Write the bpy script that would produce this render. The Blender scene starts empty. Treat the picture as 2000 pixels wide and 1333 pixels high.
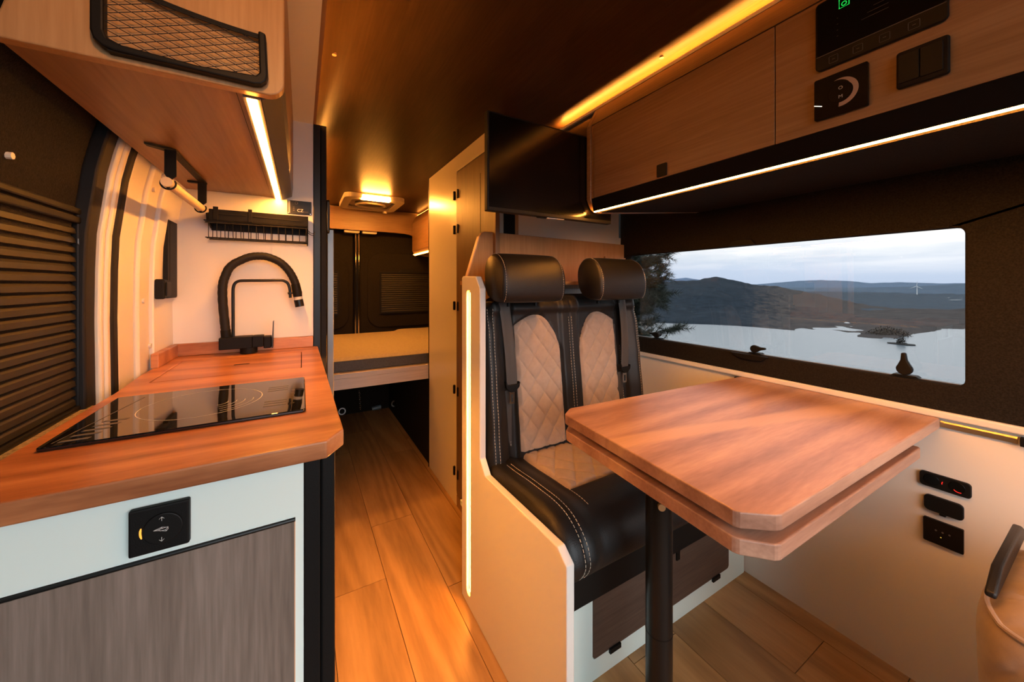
import bpy, bmesh, math, random
from mathutils import Vector, Matrix, noise
from mathutils.geometry import tessellate_polygon
random.seed(7)
sc = bpy.context.scene
COL = sc.collection

# ------------------------------------------------------------------ camera
cam_d = bpy.data.cameras.new('camera')
cam_d.sensor_fit = 'HORIZONTAL'
cam_d.sensor_width = 36.0
cam_d.lens = 712.0 / 2000.0 * 36.0
cam_d.shift_y = -0.05525
cam_d.clip_start = 0.02
cam_d.clip_end = 20000
cam = bpy.data.objects.new('camera', cam_d)
cam.location = (0, 0, 1.12)
cam.rotation_euler = (math.radians(90), 0, -math.atan2(412, 712))
COL.objects.link(cam)
sc.camera = cam

# ------------------------------------------------------------------ render look
sc.view_settings.view_transform = 'Standard'
sc.view_settings.look = 'None'
sc.view_settings.gamma = 1
sc.view_settings.use_curve_mapping = False
sc.view_settings.exposure = 0.0
sc.cycles.use_denoising = True
sc.cycles.max_bounces = 10
sc.cycles.diffuse_bounces = 5
sc.cycles.glossy_bounces = 5
sc.cycles.transparent_max_bounces = 12
sc.cycles.caustics_reflective = False
sc.cycles.caustics_refractive = False
sc.cycles.sample_clamp_indirect = 6.0

# ------------------------------------------------------------------ sky: overcast dusk, streaky clouds
SKY = 6.5
world = bpy.data.worlds.new('dusk_sky')
sc.world = world
world.use_nodes = True
wn = world.node_tree
wn.nodes.clear()
def wnode(t, **k):
    n = wn.nodes.new(t)
    for a, b in k.items(): setattr(n, a, b)
    return n
tc = wnode('ShaderNodeTexCoord')
sep = wnode('ShaderNodeSeparateXYZ')
wn.links.new(tc.outputs['Generated'], sep.inputs[0])
elev = wnode('ShaderNodeValToRGB')
wn.links.new(sep.outputs['Z'], elev.inputs[0])
cr = elev.color_ramp
cr.elements[0].position = 0.0; cr.elements[0].color = (0.46, 0.55, 0.70, 1)
cr.elements[1].position = 0.035; cr.elements[1].color = (0.50, 0.59, 0.73, 1)
for pos, c_ in ((0.065, (0.62, 0.69, 0.77, 1)), (0.10, (0.76, 0.79, 0.82, 1)), (0.30, (0.66, 0.76, 0.82, 1)), (1.0, (0.55, 0.70, 0.80, 1))):
    e = cr.elements.new(pos); e.color = c_
mp = wnode('ShaderNodeMapping')
mp.inputs['Scale'].default_value = (1.6, 1.6, 14)
wn.links.new(tc.outputs['Generated'], mp.inputs[0])
nz = wnode('ShaderNodeTexNoise')
nz.inputs['Scale'].default_value = 2.2; nz.inputs['Detail'].default_value = 7; nz.inputs['Roughness'].default_value = 0.55
wn.links.new(mp.outputs[0], nz.inputs['Vector'])
cramp = wnode('ShaderNodeValToRGB')
cramp.color_ramp.elements[0].position = 0.42; cramp.color_ramp.elements[0].color = (0, 0, 0, 1)
cramp.color_ramp.elements[1].position = 0.68; cramp.color_ramp.elements[1].color = (1, 1, 1, 1)
wn.links.new(nz.outputs['Fac'], cramp.inputs[0])
fade = wnode('ShaderNodeMapRange')
fade.inputs['From Min'].default_value = 0.015; fade.inputs['From Max'].default_value = 0.075
fade.inputs['To Min'].default_value = 0.0; fade.inputs['To Max'].default_value = 0.85
wn.links.new(sep.outputs['Z'], fade.inputs['Value'])
mul = wnode('ShaderNodeMath', operation='MULTIPLY')
wn.links.new(cramp.outputs[0], mul.inputs[0]); wn.links.new(fade.outputs[0], mul.inputs[1])
mixc = wnode('ShaderNodeMixRGB')
mixc.inputs[2].default_value = (1.02, 1.0, 0.97, 1)
wn.links.new(mul.outputs[0], mixc.inputs[0]); wn.links.new(elev.outputs[0], mixc.inputs[1])
low = wnode('ShaderNodeMath', operation='LESS_THAN'); low.inputs[1].default_value = -0.01
wn.links.new(sep.outputs['Z'], low.inputs[0])
mixg = wnode('ShaderNodeMixRGB'); mixg.inputs[2].default_value = (0.05, 0.055, 0.05, 1)
wn.links.new(low.outputs[0], mixg.inputs[0]); wn.links.new(mixc.outputs[0], mixg.inputs[1])
bg = wnode('ShaderNodeBackground'); bg.inputs['Strength'].default_value = SKY
wn.links.new(mixg.outputs[0], bg.inputs[0])
wo = wnode('ShaderNodeOutputWorld'); wn.links.new(bg.outputs[0], wo.inputs[0])

# LED strengths (radiance of the strips themselves)
WARM = (1.0, 0.355, 0.05)
L_KITCHEN, L_CABINET, L_COVE, L_BENCH, L_VENT, L_REAR, L_FRONT, L_ADDED, L_LEFT = 172, 250, 300, 230, 285, 25, 1, 800, 205
PANE_TINT = (0.445, 0.445, 0.445)

# ------------------------------------------------------------------ materials
MATS = {}
def new_mat(name):
    m = bpy.data.materials.new(name); m.use_nodes = True
    nt = m.node_tree; nt.nodes.clear()
    out = nt.nodes.new('ShaderNodeOutputMaterial')
    MATS[name] = m
    return m, nt, out
def N(nt, t, **k):
    n = nt.nodes.new(t)
    for a, b in k.items(): setattr(n, a, b)
    return n
def plain(name, col, rough=0.5, metal=0.0, spec=0.5, bump=0.0, bscale=200, vary=0.0, vscale=40, coat=0.0, sheen=0.0):
    m, nt, out = new_mat(name)
    b = N(nt, 'ShaderNodeBsdfPrincipled')
    b.inputs['Base Color'].default_value = (*col, 1); b.inputs['Roughness'].default_value = rough
    b.inputs['Metallic'].default_value = metal; b.inputs['Specular IOR Level'].default_value = spec
    b.inputs['Coat Weight'].default_value = coat
    if sheen: b.inputs['Sheen Weight'].default_value = sheen
    nt.links.new(b.outputs[0], out.inputs[0])
    t = N(nt, 'ShaderNodeTexCoord')
    if vary:
        n = N(nt, 'ShaderNodeTexNoise'); n.inputs['Scale'].default_value = vscale; n.inputs['Detail'].default_value = 4
        nt.links.new(t.outputs['Object'], n.inputs['Vector'])
        r = N(nt, 'ShaderNodeValToRGB')
        r.color_ramp.elements[0].position = .3; r.color_ramp.elements[1].position = .7
        r.color_ramp.elements[0].color = tuple(c * (1 - vary) for c in col) + (1,)
        r.color_ramp.elements[1].color = tuple(min(1, c * (1 + vary)) for c in col) + (1,)
        nt.links.new(n.outputs['Fac'], r.inputs[0]); nt.links.new(r.outputs[0], b.inputs['Base Color'])
    if bump:
        n = N(nt, 'ShaderNodeTexNoise'); n.inputs['Scale'].default_value = bscale; n.inputs['Detail'].default_value = 3
        nt.links.new(t.outputs['Object'], n.inputs['Vector'])
        bp = N(nt, 'ShaderNodeBump'); bp.inputs['Strength'].default_value = bump; bp.inputs['Distance'].default_value = 0.002
        nt.links.new(n.outputs['Fac'], bp.inputs['Height']); nt.links.new(bp.outputs[0], b.inputs['Normal'])
    return m
def wood(name, stops, axis, stretch=14, scale=9, rough=0.4, spec=0.5, fine=0.35, rings=0.0, bump=0.12, rand=0.0, rings_scale=5.0, streak=None):
    """grain runs along axis; stops: dark, mid, light colours"""
    m, nt, out = new_mat(name)
    b = N(nt, 'ShaderNodeBsdfPrincipled'); b.inputs['Roughness'].default_value = rough; b.inputs['Specular IOR Level'].default_value = spec
    nt.links.new(b.outputs[0], out.inputs[0])
    t = N(nt, 'ShaderNodeTexCoord')
    vec = t.outputs['Object']
    if rand:
        oi = N(nt, 'ShaderNodeObjectInfo')
        comb = N(nt, 'ShaderNodeCombineXYZ')
        ml = N(nt, 'ShaderNodeMath', operation='MULTIPLY'); ml.inputs[1].default_value = 37.0
        nt.links.new(oi.outputs['Random'], ml.inputs[0])
        for k in range(3): nt.links.new(ml.outputs[0], comb.inputs[k])
        ad = N(nt, 'ShaderNodeVectorMath', operation='ADD')
        nt.links.new(vec, ad.inputs[0]); nt.links.new(comb.outputs[0], ad.inputs[1]); vec = ad.outputs[0]
    s = [1.0, 1.0, 1.0]; s['xyz'.index(axis)] = 1.0 / stretch
    mp = N(nt, 'ShaderNodeMapping'); mp.inputs['Scale'].default_value = s
    nt.links.new(vec, mp.inputs[0])
    n1 = N(nt, 'ShaderNodeTexNoise'); n1.inputs['Scale'].default_value = scale; n1.inputs['Detail'].default_value = 5; n1.inputs['Roughness'].default_value = .6; n1.inputs['Distortion'].default_value = .4
    nt.links.new(mp.outputs[0], n1.inputs['Vector'])
    n2 = N(nt, 'ShaderNodeTexNoise'); n2.inputs['Scale'].default_value = scale * 12; n2.inputs['Detail'].default_value = 4
    nt.links.new(mp.outputs[0], n2.inputs['Vector'])
    mx = N(nt, 'ShaderNodeMixRGB'); mx.inputs[0].default_value = fine
    nt.links.new(n1.outputs['Fac'], mx.inputs[1]); nt.links.new(n2.outputs['Fac'], mx.inputs[2])
    fac = mx.outputs[0]
    if rings:
        # growth rings: contour lines of a slow, stretched noise
        w0 = N(nt, 'ShaderNodeTexNoise'); w0.inputs['Scale'].default_value = rings_scale; w0.inputs['Detail'].default_value = 1.5; w0.inputs['Roughness'].default_value = .4; w0.inputs['Distortion'].default_value = .3
        nt.links.new(mp.outputs[0], w0.inputs['Vector'])
        w1 = N(nt, 'ShaderNodeMath', operation='MULTIPLY'); w1.inputs[1].default_value = 62; nt.links.new(w0.outputs['Fac'], w1.inputs[0])
        w2 = N(nt, 'ShaderNodeMath', operation='SINE'); nt.links.new(w1.outputs[0], w2.inputs[0])
        w = N(nt, 'ShaderNodeMapRange'); w.inputs['From Min'].default_value = -1; nt.links.new(w2.outputs[0], w.inputs['Value'])
        mx2 = N(nt, 'ShaderNodeMixRGB'); mx2.inputs[0].default_value = rings
        nt.links.new(fac, mx2.inputs[1]); nt.links.new(w.outputs[0], mx2.inputs[2]); fac = mx2.outputs[0]
    r = N(nt, 'ShaderNodeValToRGB')
    r.color_ramp.elements[0].position = .28; r.color_ramp.elements[0].color = (*stops[0], 1)
    r.color_ramp.elements[1].position = .72; r.color_ramp.elements[1].color = (*stops[2], 1)
    e = r.color_ramp.elements.new(.5); e.color = (*stops[1], 1)
    nt.links.new(fac, r.inputs[0])
    col = r.outputs[0]
    if streak:      # a lighter board of sapwood in the glued-up top: centre across, half width, slant, colour
        sx = N(nt, 'ShaderNodeSeparateXYZ'); nt.links.new(t.outputs['Object'], sx.inputs[0])
        a1 = N(nt, 'ShaderNodeMath', operation='MULTIPLY_ADD'); a1.inputs[1].default_value = streak[2]; nt.links.new(sx.outputs[0], a1.inputs[0]); nt.links.new(sx.outputs[1], a1.inputs[2])
        a2 = N(nt, 'ShaderNodeMath', operation='MULTIPLY_ADD'); a2.inputs[1].default_value = .05; nt.links.new(n1.outputs['Fac'], a2.inputs[0]); nt.links.new(a1.outputs[0], a2.inputs[2])
        a3 = N(nt, 'ShaderNodeMath', operation='SUBTRACT'); a3.inputs[1].default_value = streak[0] + .025; nt.links.new(a2.outputs[0], a3.inputs[0])
        a4 = N(nt, 'ShaderNodeMath', operation='ABSOLUTE'); nt.links.new(a3.outputs[0], a4.inputs[0])
        mr4 = N(nt, 'ShaderNodeMapRange'); mr4.inputs['From Min'].default_value = streak[1]*.55; mr4.inputs['From Max'].default_value = streak[1]; mr4.inputs['To Min'].default_value = .6; mr4.inputs['To Max'].default_value = 0
        nt.links.new(a4.outputs[0], mr4.inputs['Value'])
        mx4 = N(nt, 'ShaderNodeMixRGB'); mx4.inputs[2].default_value = (*streak[3], 1); nt.links.new(mr4.outputs[0], mx4.inputs[0]); nt.links.new(col, mx4.inputs[1]); col = mx4.outputs[0]
    if rand:
        hs = N(nt, 'ShaderNodeHueSaturation')
        mr = N(nt, 'ShaderNodeMapRange'); mr.inputs['To Min'].default_value = 1 - rand; mr.inputs['To Max'].default_value = 1 + rand
        nt.links.new(oi.outputs['Random'], mr.inputs['Value']); nt.links.new(mr.outputs[0], hs.inputs['Value'])
        nt.links.new(col, hs.inputs['Color']); col = hs.outputs[0]
    nt.links.new(col, b.inputs['Base Color'])
    bp = N(nt, 'ShaderNodeBump'); bp.inputs['Strength'].default_value = bump; bp.inputs['Distance'].default_value = .001
    nt.links.new(n2.outputs['Fac'], bp.inputs['Height']); nt.links.new(bp.outputs[0], b.inputs['Normal'])
    return m
def glow(name, col, strength):
    m, nt, out = new_mat(name)
    e = N(nt, 'ShaderNodeEmission'); e.inputs[0].default_value = (*col, 1); e.inputs[1].default_value = strength
    nt.links.new(e.outputs[0], out.inputs[0]); return m
def pane_mat(name, tint):
    m, nt, out = new_mat(name)
    tr = N(nt, 'ShaderNodeBsdfTransparent'); tr.inputs[0].default_value = (*tint, 1)
    gl = N(nt, 'ShaderNodeBsdfGlossy'); gl.inputs['Roughness'].default_value = .01; gl.inputs[0].default_value = (1, 1, 1, 1)
    fr = N(nt, 'ShaderNodeFresnel'); fr.inputs[0].default_value = 1.45
    mx = N(nt, 'ShaderNodeMixShader')
    nt.links.new(fr.outputs[0], mx.inputs[0]); nt.links.new(tr.outputs[0], mx.inputs[1]); nt.links.new(gl.outputs[0], mx.inputs[2])
    nt.links.new(mx.outputs[0], out.inputs[0]); return m

W_WALNUT = wood('walnut_counter', ((.22, .072, .026), (.42, .16, .062), (.60, .27, .115)), 'x', stretch=7, scale=16, rough=.32, fine=.35, rings=.22, rings_scale=3.2)
W_TABLE = wood('walnut_table', ((.27, .13, .085), (.43, .235, .16), (.60, .36, .25)), 'x', stretch=8, scale=13, rough=.30, fine=.35, rings=.20, rings_scale=3.0, streak=(-.035, .034, .22, (.70, .42, .24)))
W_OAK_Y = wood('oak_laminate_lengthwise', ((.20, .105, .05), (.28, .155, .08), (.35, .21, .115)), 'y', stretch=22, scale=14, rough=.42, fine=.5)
W_OAK_Z = wood('oak_laminate_upright', ((.30, .17, .09), (.40, .24, .13), (.48, .30, .17)), 'z', stretch=18, scale=14, rough=.42, fine=.5)
W_BOARD = wood('oak_laminate_light', ((.36, .19, .075), (.46, .26, .11), (.55, .33, .15)), 'z', stretch=18, scale=14, rough=.42, fine=.5)
W_OAK_X = wood('oak_laminate_crosswise', ((.21, .125, .06), (.285, .175, .09), (.345, .225, .125)), 'x', stretch=18, scale=12, rough=.42, fine=.5)
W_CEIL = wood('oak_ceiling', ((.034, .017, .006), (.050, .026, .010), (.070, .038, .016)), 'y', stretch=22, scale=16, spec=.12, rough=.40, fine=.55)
W_GREY = wood('grey_oak_door', ((.10, .076, .060), (.185, .145, .118), (.28, .225, .19)), 'z', stretch=20, scale=16, rough=.5, fine=.5)
W_FLOOR = wood('oak_plank', ((.24, .125, .045), (.38, .21, .080), (.49, .29, .12)), 'y', stretch=9, scale=6, rough=.42, fine=.4, rings=.18, rand=.20, rings_scale=3.5)
W_DARK = wood('dark_oak', ((.05, .032, .025), (.085, .055, .042), (.12, .08, .06)), 'x', stretch=16, scale=14, rough=.5, fine=.5)
W_PALE = wood('pale_bed_board', ((.48, .38, .31), (.58, .48, .40), (.68, .58, .50)), 'x', stretch=18, scale=10, rough=.45, fine=.4)
M_CREAM = plain('cream_laminate', (.78, .74, .68), rough=.33)
M_WHITE = plain('white_laminate', (.72, .86, .83), rough=.4)  # cool green cast of the windscreen light is put into this white
M_GLOSSY = plain('satin_cream_panel', (.83, .75, .63), rough=.26, spec=.6)
M_EDGE = plain('pale_edge_band', (.78, .72, .64), rough=.4)
M_LIT_EDGE = plain('lit_edge_band', (.72, .45, .28), rough=.35)  # orange light falling on the edges is put into the base colour
M_FELT = plain('charcoal_felt', (.015, .0125, .010), rough=.95, spec=.15, bump=.8, bscale=420, vary=.45, vscale=260)
M_CARPET = plain('tan_carpet', (.30, .24, .15), rough=.95, spec=.1, bump=.9, bscale=380, vary=.4, vscale=200)
M_BLACK = plain('black_plastic', (.006, .0058, .0055), rough=.5, spec=.2)
M_MATT = plain('black_powder_coat', (.006, .0058, .0056), rough=.55, spec=.16, bump=.15, bscale=900)
M_METAL = plain('black_metal_gloss', (.006, .0066, .0066), rough=.32, spec=.28)
M_GREYM = plain('grey_metal', (.17, .165, .16), rough=.35, metal=.7)
M_GLASS = plain('black_glass', (.006, .006, .006), rough=.03, spec=.8)
M_PANEL = plain('black_control_glass', (.004, .004, .004), rough=.10, spec=.12)
W_DOOR = wood('brown_oak_door', ((.11, .06, .028), (.16, .09, .042), (.21, .125, .062)), 'z', stretch=18, scale=14, rough=.45, fine=.5)
M_SCREEN = plain('tv_screen', (.002, .002, .002), rough=.16, spec=.3)
M_LEATHER = plain('black_leather', (.011, .010, .0095), spec=.36, rough=.43, bump=.35, bscale=420)
M_SUEDE = plain('beige_suede', (.40, .31, .25), rough=.8, spec=.25, bump=.25, bscale=600, vary=.06, vscale=60, sheen=.3)
M_THREAD = plain('pale_thread', (.55, .46, .36), rough=.8)
M_BELT = plain('belt_webbing', (.055, .052, .05), rough=.6, bump=.4, bscale=700)
M_CHROME = plain('chrome', (.75, .75, .74), rough=.15, metal=1)
M_BRASS = plain('brass_rail', (.60, .48, .30), rough=.28, metal=.9)
M_RUBBER = plain('black_rubber', (.006, .0055, .0055), rough=.65, spec=.35)
M_BODY = plain('painted_body_panel', (.74, .68, .58), rough=.35)
M_BAR = plain('pale_beech', (.72, .56, .36), rough=.45, vary=.08, vscale=20)
M_PRINT = plain('pale_print', (.62, .62, .60), rough=.6)
M_DIM = plain('grey_print', (.10, .09, .085), rough=.6)
M_CREAMP = plain('vent_plastic', (.62, .56, .46), rough=.4)
M_SMOKE = plain('vent_lens', (.10, .07, .05), rough=.12)
M_MATTR = plain('mattress_cover', (.36, .30, .22), rough=.9, bump=.5, bscale=300, vary=.10, vscale=90)
M_MATTS = plain('mattress_side', (.10, .095, .09), rough=.9, bump=.4, bscale=300, vary=.12, vscale=120)
M_BLIND = plain('dark_blind', (.009, .007, .005), rough=.55)
M_BLUE = plain('blue_grey_plastic', (.10, .16, .20), rough=.4)
M_RED = plain('red_plastic', (.5, .02, .02), rough=.4)
M_LED_K = glow('led_kitchen', WARM, L_KITCHEN)
M_LED_C = glow('led_cabinet', WARM, L_CABINET)
M_LED_V = glow('led_cove', WARM, L_COVE)
M_LED_B = glow('led_bench', WARM, L_BENCH)
M_LED_VENT = glow('led_vent', WARM, L_VENT)
M_LED_ADDED = glow('led_added_worktop_edge', WARM, L_ADDED)
M_LED_L = glow('led_left_cove', WARM, L_LEFT)
M_LED_R = glow('led_rear', WARM, L_REAR)
M_AMBER = glow('amber_indicator', (1, .42, .06), 1.6)
M_REDLED = glow('red_indicator', (1, .03, .02), 1.2)
M_GREEN = glow('green_icon', (.02, .85, .10), .9)
M_WHITELED = glow('white_indicator', (1, .82, .62), 2.0)
M_YELLOW = glow('yellow_indicator', (1, .6, .08), .8)
M_SHADED = plain('shaded_valance_black', (.006, .005, .0045), rough=.9, spec=.1)  # valance faces away from the light; its shade is in the colour
M_PANE = pane_mat('tinted_pane', PANE_TINT)

# ------------------------------------------------------------------ mesh helpers
class MB:
    def __init__(s): s.v = []; s.f = []
    def add(s, vs, fs):
        k = len(s.v); s.v += [tuple(p) for p in vs]; s.f += [tuple(i + k for i in f) for f in fs]; return s
    def box(s, x0, x1, y0, y1, z0, z1):
        x0, x1 = min(x0, x1), max(x0, x1); y0, y1 = min(y0, y1), max(y0, y1); z0, z1 = min(z0, z1), max(z0, z1)
        return s.add([(x0,y0,z0),(x1,y0,z0),(x1,y1,z0),(x0,y1,z0),(x0,y0,z1),(x1,y0,z1),(x1,y1,z1),(x0,y1,z1)],
                     [(0,3,2,1),(4,5,6,7),(0,1,5,4),(1,2,6,5),(2,3,7,6),(3,0,4,7)])
    def prism(s, pts, axis, a0, a1, holes=()):
        """polygon (with holes) in the plane across axis, from a0 to a1. x: (y,z)  y: (x,z)  z: (x,y)"""
        def P(p, a): return {'x': (a, p[0], p[1]), 'y': (p[0], a, p[1]), 'z': (p[0], p[1], a)}[axis]
        def area(l): return sum(l[i][0]*l[(i+1) % len(l)][1] - l[(i+1) % len(l)][0]*l[i][1] for i in range(len(l)))
        loops = [list(pts)] + [list(h) for h in holes]
        if area(loops[0]) < 0: loops[0].reverse()
        for h in loops[1:]:
            if area(h) > 0: h.reverse()
        flip = axis == 'y'
        if a0 > a1: a0, a1 = a1, a0
        k = len(s.v); n = sum(map(len, loops))
        flat = [p for l in loops for p in l]
        s.v += [P(p, a0) for p in flat] + [P(p, a1) for p in flat]
        if len(loops) == 1: tris = [tuple(range(n))]
        else:
            tris = []
            for t in tessellate_polygon([[Vector((p[0], p[1], 0)) for p in l] for l in loops]):
                a, b, c = (flat[i] for i in t)
                if (b[0]-a[0])*(c[1]-a[1]) - (c[0]-a[0])*(b[1]-a[1]) < 0: t = (t[0], t[2], t[1])
                tris.append(tuple(t))
        for t in tris:
            top = tuple(i + n + k for i in t); bot = tuple(i + k for i in reversed(t))
            if flip: top = tuple(reversed(top)); bot = tuple(reversed(bot))
            s.f += [top, bot]
        o = 0
        for l in loops:
            m = len(l)
            for i in range(m):
                j = (i + 1) % m
                q = (k+o+i, k+o+j, k+n+o+j, k+n+o+i)
                s.f.append(tuple(reversed(q)) if flip else q)
            o += m
        return s
    def tube(s, path, r, n=8, closed=False):
        path = [Vector(p) for p in path]; m = len(path)
        rs = r if isinstance(r, (list, tuple)) else [r] * m
        rings = []; up = None
        for i, p in enumerate(path):
            if closed: d = path[(i+1) % m] - path[i-1]
            else: d = path[min(i+1, m-1)] - path[max(i-1, 0)]
            d.normalize()
            if up is None:
                up = Vector((0, 0, 1)) if abs(d.z) < .9 else Vector((1, 0, 0))
            a = (up - d * up.dot(d)).normalized(); b = d.cross(a); up = a
            rings.append([p + (a * math.cos(2*math.pi*q/n) + b * math.sin(2*math.pi*q/n)) * rs[i] for q in range(n)])
        k = len(s.v)
        for R in rings: s.v += [tuple(p) for p in R]
        for i in range(m if closed else m - 1):
            i2 = (i + 1) % m
            for q in range(n):
                q2 = (q + 1) % n
                s.f.append((k+i*n+q, k+i*n+q2, k+i2*n+q2, k+i2*n+q))
        if not closed:
            s.f.append(tuple(k + q for q in reversed(range(n)))); s.f.append(tuple(k + (m-1)*n + q for q in range(n)))
        return s
    def grid(s, fn, nu, nv):
        k = len(s.v)
        for j in range(nv + 1):
            for i in range(nu + 1): s.v.append(tuple(fn(i / nu, j / nv)))
        for j in range(nv):
            for i in range(nu):
                a = k + j*(nu+1) + i; s.f.append((a, a+1, a+nu+2, a+nu+1))
        return s
    def loft(s, rings, caps=True):
        k = len(s.v); n = len(rings[0])
        for R in rings: s.v += [tuple(p) for p in R]
        for i in range(len(rings) - 1):
            for q in range(n):
                q2 = (q+1) % n
                s.f.append((k+i*n+q, k+i*n+q2, k+(i+1)*n+q2, k+(i+1)*n+q))
        if caps:
            s.f.append(tuple(k+q for q in reversed(range(n)))); s.f.append(tuple(k+(len(rings)-1)*n+q for q in range(n)))
        return s
    def build(s, name, mat, parent=None, bevel=0.0, smooth=False, angle=40, seg=2, origin=None, fix=False, mat2=None, mat2_test=None):
        """ONE mesh object; its origin is its thing's base"""
        if parent is not None: o0 = Vector(parent['base'])
        else: o0 = Vector(origin) if origin else Vector((0, 0, 0))
        me = bpy.data.meshes.new(name)
        me.from_pydata([tuple(Vector(p) - o0) for p in s.v], [], s.f)
        if fix:
            bm = bmesh.new(); bm.from_mesh(me); bmesh.ops.recalc_face_normals(bm, faces=bm.faces); bm.to_mesh(me); bm.free()
        me.materials.append(mat)
        if mat2 is not None:
            me.materials.append(mat2)
            for p in me.polygons:
                if mat2_test(p): p.material_index = 1
        if smooth:
            me.polygons.foreach_set('use_smooth', [True] * len(me.polygons))
            me.set_sharp_from_angle(angle=math.radians(angle))
        me.update()
        ob = bpy.data.objects.new(name, me); COL.objects.link(ob)
        ob['base'] = list(o0)
        if parent is not None: ob.parent = parent
        else: ob.location = o0
        if bevel:
            md = ob.modifiers.new('bevel', 'BEVEL'); md.width = bevel; md.segments = seg; md.limit_method = 'ANGLE'; md.angle_limit = math.radians(35)
            md.harden_normals = False
        return ob
def box(*a): return MB().box(*a)
def rrect(a0, a1, b0, b1, r, n=5, corners=(1, 1, 1, 1)):
    out = []
    for (ca, cb, t, on) in ((a1-r, b1-r, 0, corners[0]), (a0+r, b1-r, 90, corners[1]), (a0+r, b0+r, 180, corners[2]), (a1-r, b0+r, 270, corners[3])):
        if on:
            for i in range(n + 1):
                q = math.radians(t + 90 * i / n); out.append((ca + r*math.cos(q), cb + r*math.sin(q)))
        else:
            q = math.radians(t + 45); out.append((ca + r*math.copysign(1, math.cos(q)), cb + r*math.copysign(1, math.sin(q))))
    return out
def thing(name, label, cat, loc=(0, 0, 0), group=None):
    o = bpy.data.objects.new(name, None); COL.objects.link(o)
    o.location = loc; o['base'] = list(loc); o['label'] = label; o['category'] = cat; o.empty_display_size = .05
    if group: o['group'] = group
    return o
def tag(o, label, cat, group=None):
    o['label'] = label; o['category'] = cat
    if group: o['group'] = group
    return o
def struct(o):
    o['kind'] = 'structure'; return o
def sroot(name):
    o = bpy.data.objects.new(name, None); COL.objects.link(o); o['base'] = [0, 0, 0]; o['kind'] = 'structure'; return o
def stuff(o):
    o['kind'] = 'stuff'; return o
def dup_tree(o, offset=(0, 0, 0), parent=None):
    c = o.copy(); COL.objects.link(c)
    if parent is not None: c.parent = parent
    else: c.location = Vector(o.location) + Vector(offset)
    for ch in list(o.children): dup_tree(ch, parent=c)
    return c
def text_into(mb, body, size, place, depth=0.0):
    """lettering as thin geometry: place(x, y) -> world point"""
    cu = bpy.data.curves.new('lettering', 'FONT'); cu.body = body; cu.size = size; cu.align_x = 'CENTER'; cu.align_y = 'CENTER'; cu.resolution_u = 3
    ob = bpy.data.objects.new('lettering', cu); COL.objects.link(ob)
    dg = bpy.context.evaluated_depsgraph_get()
    me = bpy.data.meshes.new_from_object(ob.evaluated_get(dg))
    mb.add([place(v.co.x, v.co.y) for v in me.vertices], [tuple(p.vertices) for p in me.polygons])
    bpy.data.objects.remove(ob); bpy.data.curves.remove(cu); bpy.data.meshes.remove(me)
def smooth01(t): t = max(0, min(1, t)); return t*t*(3-2*t)
def arc_pts(cx, cy, r, a0, a1, n): return [(cx + r*math.cos(math.radians(a0+(a1-a0)*i/n)), cy + r*math.sin(math.radians(a0+(a1-a0)*i/n))) for i in range(n+1)]

XL, XR = -.325, 1.495          # inner faces of the left and right walls
YB = 1.42                      # kitchen back wall
ZC = 1.77                      # ceiling

# ================================================================== SETTING
# ---- floor of planks
floor = sroot('floor')
box(-.40, 1.56, -1.3, 3.47, -.03, -.006).build('subfloor', M_BLACK, floor)
pw = .19
plank_me = {}
col_x = [.09 + pw * k for k in range(-3, 8)]
starts = {0: .2, 1: .37, 2: .243, 3: .58, 4: .086, 5: .45, 6: .27, 7: .75, 8: .12, 9: .5, 10: .33}
for k, x0 in enumerate(col_x):
    off = {.09: .243, .28: .58, .47: .086}.get(round(x0, 2), starts[k])
    y = off - 1.2 * 2
    while y < 3.44:
        y0, y1 = max(y, -1.3), min(y + 1.2, 3.44)
        a, b = max(x0, -.40), min(x0 + pw, 1.55)
        if y1 > y0 + .05 and b > a + .02:
            o = MB().box(a + .0010, b - .0010, y0 + .0010, y1 - .0010, -.006, 0).build('plank', W_FLOOR, floor)
        y += 1.2

# ---- ceiling with coved left edge
ceiling = sroot('ceiling')
prof = [(.0365, 1.69), (.040, 1.695), (.052, 1.718), (.070, 1.742), (.094, 1.759), (.125, 1.768), (.16, ZC), (1.56, ZC), (1.56, 1.80), (.02, 1.80), (.02, 1.691), (.036, 1.691)]
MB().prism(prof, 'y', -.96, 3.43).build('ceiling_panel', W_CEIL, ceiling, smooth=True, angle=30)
box(-.40, .0354, -.96, 3.43, 1.668, 1.69).build('side_strip', M_CREAM, ceiling)
box(.0355, .0440, -.96, 3.30, 1.668, 1.6755).build('cove_lip', W_OAK_Y, ceiling)
box(.0365, .0425, -.96, 1.40, 1.6760, 1.6772).build('cove_led', M_LED_L, ceiling)
box(.062, .070, 1.78, 3.29, 1.7300, 1.7330).build('cove_led', M_LED_L, ceiling)  # unseen rear strip, added to light the aisle wall
for p in ((0.8907,0.687,1.769), (.078, 1.10, 1.746)):
    MB().tube([(p[0], p[1], p[2] + .004), (p[0], p[1], p[2] - .002)], .006, 12).build('screw_cap', W_OAK_Y, ceiling, smooth=True)

# ---- right wall: felt above with the window hole, cream below
wall_right = sroot('wall_right')
hole = rrect(.231, 1.372, .851, 1.271, .018)
MB().prism([(-1.2, .775), (1.415, .775), (1.415, 1.77), (-1.2, 1.77)], 'x', XR, XR + .035, [hole]).build('felt_panel', M_FELT, wall_right, bevel=.004)
box(XR + .004, XR + .03, -1.2, 1.43, 0, .760).build('lower_panel', M_CREAM, wall_right)
box(XR - .010, XR + .03, -1.2, 1.43, .760, .779).build('ledge_trim', M_CREAM, wall_right, bevel=.004)
box(XR - .002, XR + .03, 1.43, 3.43, 0, 1.77).build('rear_panel', M_FELT, wall_right)
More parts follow.
